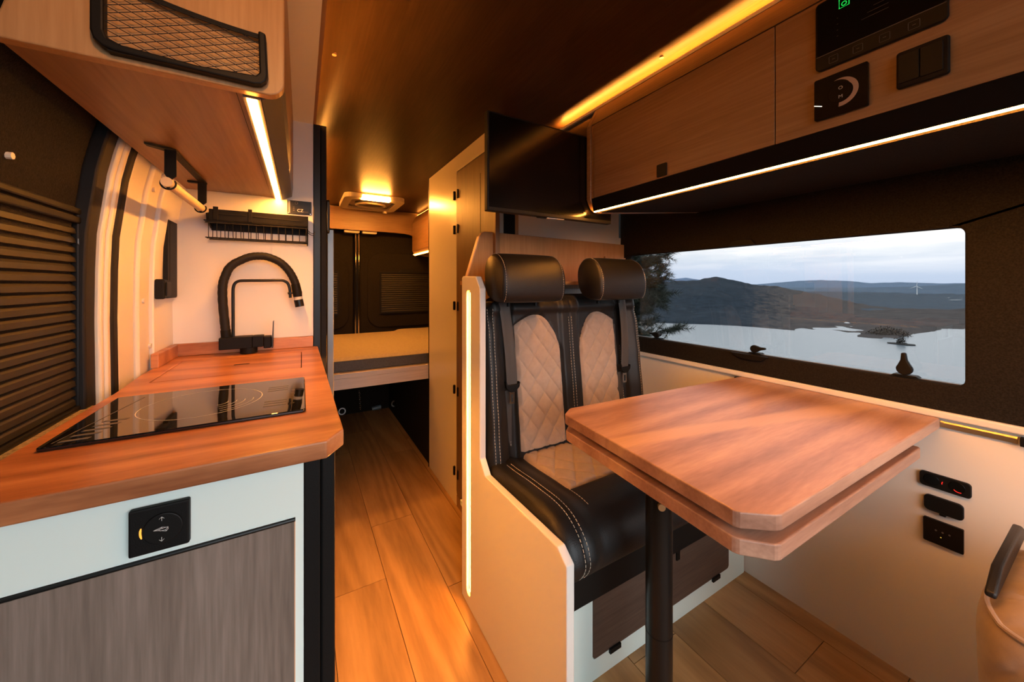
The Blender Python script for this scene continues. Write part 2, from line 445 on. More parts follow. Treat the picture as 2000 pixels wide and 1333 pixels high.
# outer body leaves the hole free
window = sroot('window_1')
MB().prism(rrect(.19, 1.41, .81, 1.31, .03), 'x', 1.548, 1.552).build('pane', M_PANE, window)
MB().prism(rrect(.18, 1.42, .80, 1.32, .03), 'x', 1.532, 1.556, [rrect(.222, 1.378, .842, 1.280, .022)]).build('frame', M_BLACK, window)
box(1.515, 1.532, .236, 1.37, .846, .8535).build('lower_profile', M_GREYM, window)
# reflected highlight ring at the blind latch is left to the glass

# ---- left wall: body panel beside the back wall, door jamb, sliding door
def tumble(z):      # how far the body side leans inwards with height
    pts = [(0, .0), (.85, .003), (1.1, 0), (1.22, .004), (1.34, .018), (1.41, .032), (1.48, .052), (1.56, .08), (1.8, .18)]
    for (a, p), (b, q) in zip(pts, pts[1:]):
        if a <= z <= b: return p + (q-p)*(z-a)/(b-a)
    return 0
zs = [0, .5, .85, .95, 1.05, 1.15, 1.22, 1.28, 1.34, 1.39, 1.44, 1.50, 1.56, 1.67]
def side_strip(x, dx, y0, y1, name, mat, parent, bevel=.003):
    m = MB()
    rings = []
    for z in zs:
        t = tumble(z); rings.append([(x+t, y0, z), (x+t, y1, z), (x+t-dx, y1, z), (x+t-dx, y0, z)])
    m.loft(rings)
    return m.build(name, mat, parent, bevel=bevel, smooth=True, angle=35, fix=True)
wall_left = sroot('wall_left')
side_strip(XL - .001, .03, 1.262, 1.452, 'corner_panel', M_CREAM, wall_left)
side_strip(-.334, .05, 1.190, 1.262, 'body_panel', M_BODY, wall_left, .006)
side_strip(-.342, .05, 1.102, 1.190, 'body_recess', M_BODY, wall_left, .006)
side_strip(-.340, .05, 1.073, 1.102, 'rubber_seal', M_RUBBER, wall_left, .006)
side_strip(-.343, .05, 1.055, 1.073, 'jamb_flange', M_BODY, wall_left, .004)
side_strip(-.347, .05, 1.040, 1.055, 'jamb_step', M_BODY, wall_left, .004)
side_strip(-.354, .05, 1.000, 1.040, 'door_gap', M_RUBBER, wall_left, .004)
box(-.40, -.345, 1.452, 3.43, 0, 1.67).build('rear_panel', M_FELT, wall_left)
for y, z in ((1.21, 1.352), (1.215, 1.08), (1.243, 1.395), (1.255, .965)):
    MB().tube([(-.332 + tumble(z) - .004, y, z), (-.325 + tumble(z) - .004, y, z)], .006, 10).build('body_plug', M_BODY, wall_left, smooth=True)

door_1 = sroot('door_1')
side_strip(-.372, .04, -1.2, 1.000, 'felt_lining', M_FELT, door_1, .01)
box(-.372, -.327, -1.2, 1.03, .80, .884).build('carpet_ledge', M_CARPET, door_1, bevel=.008)
MB().tube([(-.374 + tumble(1.30), .80, 1.302), (-.366 + tumble(1.30), .80, 1.302)], .005, 8).build('button', M_BODY, door_1)

# ---- cross wall behind the kitchen, with the black post
wall_kitchen = sroot('wall_kitchen')
box(-.36, .036, YB, YB + .03, 0, 1.668).build('back_panel', M_CREAM, wall_kitchen)

# ---- wet room: wall along the aisle with its wooden door, and cross wall behind the seats
XA = .68
wall_aisle = sroot('wall_aisle')
MB().prism([(1.735, 0), (2.19, 0), (2.19, ZC), (1.30, ZC), (1.30, 1.69), (1.735, 1.69)], 'x', XA, XA + .03).build('cream_panel', M_GLOSSY, wall_aisle, bevel=.002)
box(XA - .001, XA + .03, 2.19, 2.20, 0, ZC).build('edge_trim', M_BLACK, wall_aisle)
box(XA + .001, XA + .03, 1.30, 1.735, 0, .055).build('threshold', W_OAK_Y, wall_aisle)
door_2 = sroot('door_2')
MB().prism(rrect(1.30, 1.728, .06, 1.684, .03, corners=(1, 0, 0, 1)), 'x', XA - .004, XA + .016, []).build('door_leaf', W_DOOR, door_2, bevel=.003)
box(XA - .0047, XA - .003, 1.441, 1.4445, .25, 1.605).build('groove', M_BLACK, door_2)
for z in (1.572, 1.398, 1.012, .586, .172):
    for yy in (1.755, 1.704):
        box(XA - .010, XA + .004, yy - .006, yy + .006, z - .022, z + .022).build('hinge', M_MATT, door_2, bevel=.002)

wall_cross = sroot('wall_cross')
def onp(x): return 1.345 + (x - .685) * .08
def cross(x0, x1, z0, z1, name, mat, d0=0.0, d1=.03, bevel=0):
    m = MB()
    a, b = onp(x0), onp(x1)
    m.prism([(x0, a + d0), (x1, b + d0), (x1, b + d1), (x0, a + d1)], 'z', z0, z1)
    return m.build(name, mat, wall_cross, bevel=bevel)
cross(.695, .714, 0, ZC, 'wood_edge', W_OAK_Z)
cross(.714, .737, 0, ZC, 'pale_edge', M_EDGE, -.004)
cross(.737, .797, 0, ZC, 'black_channel', M_BLACK, -.002)
cross(.797, .815, 0, ZC, 'wood_strip', W_OAK_Z, -.003)
m = MB()
for (z0, z1, xr) in ((0, 1.37, 1.493), (1.37, ZC, 1.478)):
    m.prism([(.815, onp(.815)), (xr, onp(xr)), (xr, onp(xr) + .03), (.815, onp(.815) + .03)], 'z', z0, z1)
m.build('cream_panel', M_CREAM, wall_cross)

# ---- rear of the van
wall_rear = sroot('wall_rear')
box(-.36, 1.53, 3.43, 3.46, 0, 1.80).build('rear_shell', M_FELT, wall_rear)
door_3 = sroot('door_3')
def rear_leaf(door, a0, a1, press):
    MB().prism(rrect(a0, a1, .35, 1.60, .04), 'y', 3.39, 3.428).build('felt_lining', M_FELT, door, bevel=.01)
    MB().prism(rrect(*press, .12, n=8), 'y', 3.378, 3.391).build('pressed_field', M_FELT, door, bevel=.012, seg=3)
rear_leaf(door_3, -.30, .385, (-.20, .355, .74, 1.34))
door_4 = sroot('door_4')
rear_leaf(door_4, .440, 1.30, (.50, 1.22, .74, 1.40))
box(.398, .432, 3.40, 3.428, .30, 1.60).build('door_gap', M_BLACK, wall_rear)
trim_1 = struct(MB().tube([(.405, 3.385, .68), (.405, 3.385, 1.60)], .006, 8).build('trim_1', M_CHROME, smooth=True))
trim_2 = struct(MB().tube([(.430, 3.385, .68), (.430, 3.385, 1.60)], .007, 8).build('trim_2', M_CHROME, smooth=True))
# dark sides of the load space below the bed
box(.69, .72, 2.205, 3.42, 0, .53).build('load_space_side', M_FELT, wall_rear)
box(-.33, .05, 1.455, 3.42, 0, .53).build('load_space_locker', M_FELT, wall_rear)
# cab end behind the camera: a bulkhead with the windscreen opening
wall_front = sroot('wall_front')
MB().prism([(-.40, 0), (1.56, 0), (1.56, 1.80), (-.40, 1.80)], 'y', -.98, -.95, [rrect(-.35, 1.50, .45, 1.74, .06)]).build('cab_bulkhead', M_FELT, wall_front)
# ================================================================== KITCHEN
KY = .575                       # front face of the kitchen unit
kc = thing('kitchen_cabinet', 'white kitchen base cabinet with a grey oak door under the walnut worktop', 'cabinet', (-.15, 1.0, 0))
MB().prism([(-.322, KY + .02), (.0, KY + .02), (.0, 1.415), (-.322, 1.415)], 'z', .001, .884).build('carcass', M_WHITE, kc)
DT = (-0.0072,0.575,0.7994)[2]; DR = (-0.0066,0.575,0.7992)[0]
# white face with the door opening
MB().prism([(-.322, .001), (.003, .001), (.003, .885), (-.322, .885)], 'y', KY, KY + .019, [[(-.310, .10), (DR, .10), (DR, DT + .005), (-.310, DT + .005)]]).build('front_panel', M_WHITE, kc)
dr = box(-.309, DR - .0012, KY - .002, KY + .017, .101, DT).build('door', W_GREY, kc)
MB().tube([(-.309, KY - .001, DT + .0025), (DR - .001, KY - .001, DT + .0025)], .0022, 8).build('finger_rail', M_METAL, dr, smooth=True)
box(DR - .0012, DR, KY - .0025, KY + .017, .101, DT).build('edge_band', M_LIT_EDGE, dr)
box(.0032, .0235, KY + .002, KY + .03, .001, .885).build('corner_profile', M_MATT, kc, bevel=.002)
box(.0240, .0425, KY + .006, KY + .03, .001, .885).build('corner_profile', M_MATT, kc, bevel=.003)
box(.0002, .0390, KY + .03, 1.415, .001, .884).build('side_panel', M_MATT, kc)

# worktop with the lid over the sink
ct = thing('countertop', 'walnut kitchen worktop with clipped corner and flush sink lid', 'worktop', (-.15, 1.0, .886))
CF = .548
outer = [(-.312, CF), (.030, CF), (.0535, .582), (.0490, 1.405), (.037, YB - .004), (-.322, YB - .004), (-.322, 1.16), (-.312, 1.0)]
lid = rrect(-.281, .0015, 1.062, 1.312, .004, 2)
MB().prism(outer, 'z', .886, .910, [lid]).build('slab', W_WALNUT, ct, bevel=.0025)
MB().prism(rrect(-.2795, 0, 1.0635, 1.3105, .004, 2), 'z', .892, .9098).build('sink_lid', W_WALNUT, ct, bevel=.001)
MB().prism(rrect(-.152, -.118, 1.182, 1.192, .004), 'z', .9085, .9101).build('finger_hole', M_BLACK, ct)
box(-.322, .0355, YB - .019, YB - .003, .9102, .946).build('backsplash', W_WALNUT, ct, bevel=.002)
box(-.3245, -.309, 1.235, YB - .020, .9102, .946).build('backsplash', W_WALNUT, ct, bevel=.002)

box(.0400, .0434, .64, 1.36, .8800, .8858).build('added_edge_light', M_LED_ADDED, ct)  # made-up hidden strip, added to brighten the seat panel and floor
box(.0446, .0460, .62, 1.38, .8797, .8859).build('added_light_shield', M_BLACK, ct)  # added to keep the hidden strip's reflection out of the window
# induction hob
hob = thing('cooktop', 'black glass induction hob with one cooking ring set in the walnut worktop', 'cooktop', (-.14, .81, .9102))
MB().prism(rrect(-.287, .0070, .688, .929, .006), 'z', .9103, .9155).build('glass_plate', M_GLASS, hob, bevel=.0015)
def hz(x, y): return (x, y, .9157)
def flat_line(mb, pts, w):
    for p, q in zip(pts, pts[1:]):
        d = Vector((q[0]-p[0], q[1]-p[1], 0)); n_ = Vector((-d.y, d.x, 0)).normalized() * w / 2
        mb.add([hz(p[0]+n_.x, p[1]+n_.y), hz(p[0]-n_.x, p[1]-n_.y), hz(q[0]-n_.x, q[1]-n_.y), hz(q[0]+n_.x, q[1]+n_.y)], [(0, 1, 2, 3)])
def ring(mb, cx, cy, r, a0, a1, w, n=48): flat_line(mb, arc_pts(cx, cy, r, a0, a1, n), w)
m = MB(); ring(m, -.145, .812, .083, 0, 360, .0011)
m.build('ring_mark', M_PRINT, hob)
m = MB()
for k, r in enumerate((.018, .030, .042, .054)): ring(m, -.128, .80, r, -75, 5, .0010, 16)
stuff(m.build('heat_marks', M_PRINT, hob))
m = MB()
flat_line(m, [(-.277, .700), (-.245, .905)], .0016)
for k in range(5): m.prism([(-.272 + .004*k, .70 + .018*k), (-.245 + .004*k, .70 + .018*k), (-.243 + .004*k, .706 + .018*k), (-.270 + .004*k, .706 + .018*k)], 'z', .9155, .9158)
for k in range(3): flat_line(m, [(-.055, .735 + .014*k), (-.022, .735 + .014*k)], .004)
for k in range(3): flat_line(m, [(-.055, .835 + .014*k), (-.022, .835 + .014*k)], .003)
for k in range(6): ring(m, -.013, .735 + .02*k, .0025, 0, 360, .0008, 12)
stuff(m.build('control_print', M_DIM, hob))

# flexible tap
FY = 1.365
fa = thing('faucet', 'black kitchen tap with thick flexible hose and thin bent holder pipe', 'faucet', (-.14, FY, .9102))
b = MB().box(-.2075, -.128, FY - .022, FY + .022, (-0.195,1.365,0.9282)[2], (-0.195,1.365,0.9632)[2])
b.box(-.128, -.100, FY - .020, FY + .020, (-0.195,1.365,0.9297)[2], (-0.195,1.365,0.9632)[2])
b.build('body', M_MATT, fa, bevel=.002)
MB().tube([(-.138, FY, .911), (-.138, FY, .933)], .022, 20).build('base', M_MATT, fa, smooth=True, bevel=.002)
h = [(-0.1926,1.365,0.963),(-0.1944,1.365,0.9845),(-0.1962,1.365,1.0044),(-0.2004,1.365,1.0608),(-0.2016,1.365,1.0988),(-0.1998,1.365,1.1261),(-0.195,1.365,1.1444),(-0.1865,1.365,1.1674),(-0.173,1.365,1.183),(-0.1631,1.365,1.1895),(-0.143,1.365,1.2011),(-0.1264,1.365,1.2064),(-0.1096,1.365,1.2078),(-0.0938,1.365,1.2068),(-0.0751,1.365,1.2003),(-0.0588,1.365,1.1912),(-0.0451,1.365,1.1786),(-0.034,1.365,1.1642),(-0.0242,1.365,1.1463),(-0.0171,1.365,1.1282),(-0.0129,1.365,1.1134)]
def catmull(pts, k=5):
    pts = [Vector(p) for p in pts]; out = []
    for i in range(len(pts)-1):
        p0, p1, p2, p3 = pts[max(i-1, 0)], pts[i], pts[i+1], pts[min(i+2, len(pts)-1)]
        for q in range(k):
            t = q/k; out.append(.5*((2*p1) + (p2-p0)*t + (2*p0-5*p1+4*p2-p3)*t*t + (3*p1-p0-3*p2+p3)*t**3))
    out.append(pts[-1]); return out
hs = catmull(h, 5)
MB().tube(hs, [.0118 if i % 3 else .0112 for i in range(len(hs))], 16).build('hose', M_RUBBER, fa, smooth=True, angle=60)
MB().tube([hs[0] + Vector((0, 0, -.002)), hs[5]], .0128, 16).build('hose_collar', M_MATT, fa, smooth=True)
MB().tube([(-0.0157,1.365,1.1216),(-0.0107,1.365,1.0936),(-0.0093,1.365,1.0803)], [.0125, .0135, .0125], 16).build('spout_neck', M_MATT, fa, smooth=True)
MB().tube([(-0.0092,1.365,1.0803),(-0.0077,1.365,1.0712)], .0118, 16).build('spout_ring', M_PRINT, fa, smooth=True)
MB().tube([(-0.0077,1.365,1.0712),(-0.0036,1.365,1.0488)], .0130, 16).build('spout_head', M_METAL, fa, smooth=True)
pp = [p for p in catmull([(-0.1761,1.365,0.9618),(-0.1763,1.365,1.0217),(-0.1765,1.365,1.0908),(-0.1757,1.365,1.1108),(-0.1718,1.365,1.1231),(-0.1631,1.365,1.13),(-0.1481,1.365,1.1317),(-0.0938,1.365,1.1324),(-0.0561,1.365,1.133),(-0.0451,1.365,1.1306),(-0.0368,1.365,1.1233),(-0.0319,1.365,1.1085),(-0.0305,1.365,1.0938),(-0.0298,1.365,1.0774)], 4)]
MB().tube(pp, .0042, 10).build('holder_pipe', M_METAL, fa, smooth=True, angle=60)
MB().tube([(-0.0368,1.365,1.0922),(0.0029,1.365,1.0951)], .0038, 10).build('holder_clip', M_METAL, fa, smooth=True)
c0 = (-0.0898,1.365,0.954)
box(c0[0] - .010, c0[0] + .010, FY - .018, FY + .018, c0[2] - .030, c0[2] + .006).build('lever_block', M_MATT, fa, bevel=.003)
MB().prism([(c0[0] + .011, c0[2] - .03), (c0[0] + .0145, c0[2] - .03), (c0[0] + .016, c0[2] + .052), (c0[0] + .0145, c0[2] + .052)], 'y', FY - .02, FY + .01).build('lever', M_METAL, fa)

# step switch on the kitchen front
a = (-0.1675,0.575,0.8155); b_ = (-0.1145,0.575,0.8652)
sw = thing('step_switch', 'square black rocker switch with amber light on the white kitchen front', 'switch', ((a[0]+b_[0])/2, KY, (a[2]+b_[2])/2))
SX, SZ = (a[0]+b_[0])/2, (-0.1421,0.575,0.839)[2]
sh = .0262
MB().prism(rrect(SX-sh, SX+sh, SZ-sh, SZ+sh, .002), 'y', KY - .009, KY - .0002).build('plate', M_MATT, sw, bevel=.002)
MB().prism([(SX + .0035 + .0175*math.cos(t*math.pi/24), SZ + .0175*math.sin(t*math.pi/24)) for t in range(48)], 'y', KY - .0112, KY - .008).build('rocker', M_BLACK, sw, bevel=.001)
m = MB()
for sgn in (1, -1):
    zc = SZ + sgn * .0115
    for (xa, za, xb, zb) in ((0, -.0022, 0, .0022), (0, .0024*sgn, -.0022, .0002*sgn), (0, .0024*sgn, .0022, .0002*sgn)):
        m.tube([(SX+.0025+xa, KY-.0113, zc+za), (SX+.0025+xb, KY-.0113, zc+zb)], .00022, 5)
sx, sz = SX + .002, SZ
for poly in ([(-.0065, 0), (.0005, .0022), (.0008, .0005), (-.0065, 0)], [(-.0065, 0), (-.002, -.001), (.0045, -.0035), (.006, -.0015), (.006, .001), (.0008, .0005)], [(-.002, -.001), (.0005, .0022), (.0045, .0009), (.006, .001)], [(-.001, -.0018), (.004, -.0018), (.006, .001)], [(.004, -.0018), (.0045, -.0035)]):
    for p, q in zip(poly, poly[1:]): m.tube([(sx+p[0], KY-.0113, sz+p[1]), (sx+q[0], KY-.0113, sz+q[1])], .0002, 5)
stuff(m.build('symbol_print', M_PRINT, sw))
pts = arc_pts(SX + .0035, SZ, .0195, 165, 200, 8)
MB().tube([(p[0], KY - .0095, p[1]) for p in pts], [.0005, .0008, .001, .001, .001, .001, .001, .0008, .0005], 6).build('indicator', M_AMBER, sw)

# ---- overhead cabinet on the left
OY = .65; OX = -.022; OZ = 1.402
oc = thing('overhead_cabinet', 'oak overhead cupboard above the hob with a net pocket on its end', 'cabinet', (-.17, 1.0, OZ))
def front_curve(x0, z0, r): return [(x0 - r, z0)] + [(x0 - r + r*math.sin(math.radians(q)), z0 + r - r*math.cos(math.radians(q))) for q in (15, 30, 45, 60, 75)] + [(x0, z0 + r)]
MB().prism([(-.305, OZ)] + front_curve(OX, OZ, .022) + [(OX, 1.6675), (-.262, 1.6675), (-.275, 1.52)], 'y', OY, OY + .018).build('end_panel', W_BOARD, oc, bevel=.002)
MB().prism([(-.303, OZ + .002), (-.050, OZ + .002), (-.030, OZ + .014), (OX - .001, OZ + .045), (OX - .001, 1.667), (-.260, 1.667), (-.273, 1.52)], 'y', OY + .0182, YB - .002).build('carcass', W_OAK_Y, oc, smooth=True, angle=20)
box(-.083, -.0825, OY + .019, YB - .003, OZ + .0012, OZ + .0022).build('joint_line', M_BLACK, oc)
kl = thing('led_strip_light', 'wide glowing warm LED strip under the overhead cupboard above the hob', 'light', (-.0635, 1.03, OZ))
box(-.0750, -.0525, OY + .019, YB - .003, OZ - .003, OZ + .0015).build('profile', M_GREYM, kl)
box(-.0705, -.0575, OY + .020, YB - .004, OZ - .0045, OZ - .003).build('diffuser', M_LED_K, kl)
MB().prism([(-.0515, OZ + .0015), (-.0515, OZ - .002), (-.026, OZ + .010), (-.023, OZ + .040), (-.024, OZ + .041), (-.0285, OZ + .0145)], 'y', OY + .0185, YB - .003).build('curved_valance', M_GREYM, oc, smooth=True)

# net pocket on the end panel
npk = thing('net_pocket', 'black framed elastic net pocket on the end of the overhead cupboard', 'pocket', (-.13, OY, 1.44))
NY = OY - .014
frame_o = [(-.2215, 1.53), (-.2215, 1.430)] + [(-.2215 + .020 - .020*math.cos(math.radians(q)), 1.430 - .020*math.sin(math.radians(q))) for q in (30, 60, 90)] + \
          [(-.058, 1.4075)] + [(-.058 + .016*math.sin(math.radians(q)), 1.4235 - .016*math.cos(math.radians(q))) for q in (30, 60, 90)] + [(-.0445, 1.484), (-.0525, 1.486)]
frame_i = [(-.0535, 1.484), (-.0520, 1.426), (-.056, 1.4205), (-.120, 1.4155), (-.196, 1.4190), (-.2065, 1.4235), (-.2095, 1.432), (-.2095, 1.53)]
MB().prism(frame_o + frame_i, 'y', NY, OY - .0005).build('frame', M_BLACK, npk, bevel=.0022)
# bottom gutter behind the net
box(-.207, -.054, NY + .003, OY - .0006, 1.409, 1.414).build('lower_lip', M_BLACK, npk)
def top_edge(x): return 1.4825 + max(0, (-.055 - x)) ** 1.0 * .012 + .018 * ((-.055 - x) / .155) ** 2
def net_y(x): return NY + .005
cords = []
lo = lambda x: 1.4165 + (.004 if x > -.075 or x < -.19 else 0)
for k in range(-8, 14):
    for s_ in (1, -1):
        pts = []
        x0 = -.2095 + .0235 * k
        for i in range(240):
            x = -.209 + i * .00066
            if x > -.0525: break
            z = 1.416 + s_ * .42 * (x - x0)
            if lo(x) <= z <= top_edge(x): pts.append((x, net_y(x), z))
        if len(pts) > 4: cords.append(pts)
cm = MB()
for pts in cords:
    cm.tube([pts[0], pts[len(pts)//2], pts[-1]], .00052, 5)
stuff(cm.build('net', M_RUBBER, npk))
for k in range(4):
    pts = [(x, NY + .0045, top_edge(x) - .0006 - .0017*k) for x in [-.209 + .0078*i for i in range(21)]]
    MB().tube(pts, .0011, 6).build('elastic_band', M_RUBBER, npk, smooth=True)

# roll holder with wooden rod, screwed under the cupboard
rh = thing('towel_holder', 'black bracket with pale wooden rod hanging under the overhead cupboard', 'holder', (-.24, 1.15, 1.33))
MB().prism([(-.268, .985), (-.226, 1.010), (-.226, 1.305), (-.266, 1.305), (-.266, 1.290), (-.240, 1.290), (-.240, 1.026), (-.268, 1.000)], 'z', OZ - .004, OZ - .0003).build('mounting_plate', M_MATT, rh)
arm = [(0, 1.3985), (.019, 1.3985), (.019, 1.345), (.012, 1.338), (.0085, 1.320), (.0035, 1.318), (.0035, 1.342), (0, 1.348)]
for y in (1.008, 1.288):
    MB().prism([(-.2485 + p[0] + .005, p[1]) for p in arm], 'y', y - .0012, y + .0012).build('arm', M_MATT, rh)
    MB().tube([(-.2385 + .0122*math.cos(math.radians(q)), y + .004, 1.330 + .0122*math.sin(math.radians(q))) for q in range(150, 391, 20)], .0018, 6).build('cradle', M_MATT, rh)
MB().tube([(-.2385, 1.000, 1.3305), (-.2385, 1.315, 1.3305)], .0098, 18).build('rod', M_BAR, rh, smooth=True)

# hanging rack on the back wall
sr = thing('spice_rack', 'black hanging rail with wire basket on the cream wall behind the tap', 'rack', (-.11, 1.40, 1.30))
RY = 1.352
x0, x1 = (-0.2434,1.352,1.335)[0], (0.0201,1.352,1.3289)[0]
zt0, zb0 = 1.346, 1.306
box(x0 + .012, x1, RY, RY + .004, 1.308, 1.340).build('face_plate', M_MATT, sr, bevel=.001)
box(x0, x1, RY, YB - .002, 1.3055, 1.3080).build('tray', M_MATT, sr, bevel=.001)
box(x0 + .008, x1, YB - .006, YB - .001, 1.285, 1.340).build('wall_rail', M_MATT, sr)
MB().prism([(RY + .002, 1.340), (YB - .002, 1.340), (YB - .002, 1.250), (RY + .02, 1.250), (RY + .002, 1.30)], 'x', x1 - .003, x1).build('end_plate', M_MATT, sr)
MB().prism([(RY - .004, 1.326), (YB - .002, 1.342), (YB - .002, 1.29), (RY + .006, 1.305)], 'x', x0 + .006, x0 + .010).build('end_plate', M_MATT, sr)
for (ha, hb) in ((x0 + .022, x0 + .034), (x0 + .105, x0 + .115)):
    box(ha, hb, RY - .003, RY + .0005, 1.308, 1.347).build('hook_clip', M_MATT, sr, bevel=.001)
MB().tube([(x0 + .036, RY - .002, 1.3255), (x0 + .10, RY - .002, 1.3265)], .0011, 6).build('slot_wire', M_RUBBER, sr)
MB().tube([(x0 + .118, RY - .002, 1.3255), (x1 - .018, RY - .002, 1.3225)], .0011, 6).build('slot_wire', M_RUBBER, sr)
bz0, bz1 = 1.257, 1.300
for k in range(14):
    x = x0 + .012 + (x1 - x0 - .018) * k / 13
    MB().tube([(x, RY - .002, bz1), (x, RY - .002, bz0 + .006), (x, RY + .003, bz0), (x, YB - .012, bz0), (x, YB - .008, bz1)], .0010, 5).build('wire', M_RUBBER, sr)
for (yy, z, nm) in ((RY - .002, bz1, 'rim'), (YB - .012, bz0, 'bottom_wire'), (RY + .022, bz0, 'bottom_wire'), (RY + .003, bz0, 'bottom_wire')):
    MB().tube([(x0 + .004, yy, z), (x1, yy, z)], .0016, 6).build(nm, M_RUBBER, sr)
for dz in (0, -.006):
    MB().tube([(x1, RY + .01, 1.295 + dz), (x1 + .006, RY + .012, 1.289 + dz), (x1 + .014, RY + .012, 1.287 + dz), (x1 + .020, RY + .012, 1.294 + dz)], .0012, 6).build('end_hook', M_RUBBER, sr, smooth=True)

# small plaque with lettering
qa, qb = (-0.0395,1.415,1.3992), (0.0301,1.415,1.3568)
pq = thing('plaque', 'small black plaque with pale lettering above the wire basket', 'sign', ((qa[0]+qb[0])/2, YB, 1.39))
qx0, qx1, qz0, qz1 = qa[0], qb[0], (0.0301,1.415,1.3551)[2], (0.0301,1.415,1.4004)[2]
box(qx0, qx1, YB - .005, YB - .0005, qz0, qz1).build('plate', M_METAL, pq, bevel=.001)
m = MB(); qy = YB - .0054
text_into(m, 'CZ', .0135, lambda x, y: (qx0 + .037 + x, qy, qz0 + .0125 + y))
m.build('lettering', M_PRINT, pq)
m = MB()
for k in range(3): m.box(qx0 + .0165, qx0 + .0205, qy, qy + .0003, qz0 + .011 + .0055*k, qz0 + .0125 + .0055*k)
for k in range(2): m.box(qx0 + .046, qx0 + .061, qy, qy + .0003, qz0 + .0085 + .002*k, qz0 + .0091 + .002*k)
m.tube([(qx0 + .026 + .004*math.cos(q*.5236), qy, qz1 - .008 + .004*math.sin(q*.5236)) for q in range(12)], .0004, 4, closed=True)
stuff(m.build('print', M_DIM, pq))
box(qx0 + .003, qx0 + .008, qy, qy + .0004, qz0 + .002, qz1 - .002).build('bright_strip', M_GREYM, pq)
for (x, z) in ((qx0 + .003, qz1 - .003), (qx1 - .003, qz0 + .003), (qx0 + .003, qz0 + .003)):
    MB().tube([(x, YB - .0058, z), (x, YB - .004, z)], .0014, 8).build('screw', M_CHROME, pq)

# folding handle plate and small switch on the left wall
hp = thing('shelf_bracket', 'tall grey flat bracket plate on the cream wall left of the tap', 'bracket', (XL, 1.36, 1.2))
MB().prism(rrect(1.325, 1.412, 1.082, 1.312, .006), 'x', XL + .001, XL + .012).build('plate', M_MATT, hp, bevel=.002)
MB().prism(rrect(1.340, 1.398, 1.105, 1.296, .003), 'x', XL + .0118, XL + .0128, []).build('hinged_flap', M_MATT, hp, bevel=.0008)
sb = thing('door_switch', 'small black box switch beside the tall bracket plate', 'switch', (XL, 1.29, 1.11))
MB().prism([(1.262, 1.082), (1.318, 1.085), (1.318, 1.130), (1.262, 1.134)], 'x', XL + .001, XL + .020).build('housing', M_MATT, sb, bevel=.003)
box(XL + .0195, XL + .023, 1.272, 1.310, 1.09, 1.126).build('rocker', M_BLACK, sb, bevel=.002)

# black post at the end of the kitchen wall
po = thing('post', 'tall black square post at the aisle end of the kitchen wall', 'post', (.056, 1.44, 0))
box(.0365, .0585, YB - .004, YB + .035, .001, 1.669).build('front_profile', M_METAL, po, bevel=.002)
box(.0590, .0770, YB + .004, YB + .04, .001, 1.672).build('rear_profile', M_MATT, po, bevel=.002)
gp = thing('low_post', 'grey metal post ending below the lintel beside the bed', 'post', (.10, 1.56, 0))
box(.086, .1085, 1.545, 1.575, .001, (0.1016,1.55,1.3293)[2]).build('profile', M_GREYM, gp, bevel=.002)
lp = thing('control_module', 'rounded black control on the aisle side of the tall black post', 'control', (.08, 1.44, 1.36))
MB().prism(rrect(1.425, 1.455, 1.300, 1.418, .010), 'x', .0772, .0870).build('housing', M_METAL, lp, bevel=.003)
box(.0869, .0880, 1.431, 1.449, 1.345, 1.40).build('face', M_GREYM, lp, bevel=.0004)

# ---- blind in the sliding door
def blind_left():
    t = thing('window_blind', 'dark louvred blind in the sliding door beside the hob', 'blind', (-.365, .6, .84))
    X = -.362
    y1 = (-0.362,0.9986,1.2457)[1]; z0 = (-0.362,0.9607,0.8926)[2]; z1 = (-0.362,0.7946,1.2509)[2]
    y0 = -.05
    box(X - .010, X + .002, y1, y1 + .012, z0 - .01, z1 + .006).build('side_rail', M_BLACK, t, bevel=.003)
    box(X - .010, X + .004, y0, y1 + .012, z1, z1 + .012).build('top_rail', M_BLACK, t, bevel=.003)
    box(X - .010, X + .004, y0, y1 + .012, z1 - .017, z1 - .004).build('top_rail', M_BLACK, t, bevel=.003)
    box(X - .010, X + .003, y0, y1 + .012, z0 - .012, z0).build('bottom_rail', M_BLACK, t, bevel=.003)
    n = 19; top = z1 - .020; h = (top - z0) / n
    o = None
    for k in range(n):
        z = z0 + h * k
        if o is None:
            o = MB().prism([(X - .009, z + .0005), (X - .002, z + .002), (X - .0035, z + h * .60), (X - .010, z + h * .98)], 'y', y0, y1).build('slat', M_BLIND, t)
            base = o
        else:
            c_ = base.copy(); COL.objects.link(c_); c_.location = (0, 0, h * k)
    box(X - .012, X - .010, y0, y1, z0, z1).build('backing', M_BLACK, t)
    MB().tube([(X + .003, y1 - .006, z1 - .045), (X + .003, y1 - .006, z1 - .057)], .0012, 6).build('latch_pin', M_CHROME, t)
blind_left()

# ================================================================== OVERHEAD CABINET RIGHT
CX = .87
ob_ = thing('overhead_cabinet', 'long oak overhead cupboard above the window with an LED along its lower edge', 'cabinet', (1.15, .3, 1.37))
CE = .955                       # end of the cabinet towards the bench
def profile(x0):                # outline seen from the end
    return [(x0, 1.668), (x0, 1.416)] + [(x0 + .004 + .045*(1-math.cos(math.radians(q))), 1.416 - .045*math.sin(math.radians(q))) for q in (20, 45, 70, 90)] + \
           [(1.492, 1.432), (1.492, 1.765), (.935, 1.742), (.908, 1.742), (.904, 1.735)]
MB().prism(profile(CX - .004), 'y', CE, CE + .020).build('end_panel', W_OAK_Y, ob_, bevel=.002)
MB().prism([(CX + .02, 1.668), (CX + .02, 1.42), (.92, 1.40), (1.490, 1.437), (1.490, 1.76), (.94, 1.72)], 'y', -.94, CE - .0005).build('carcass', M_BLACK, ob_)
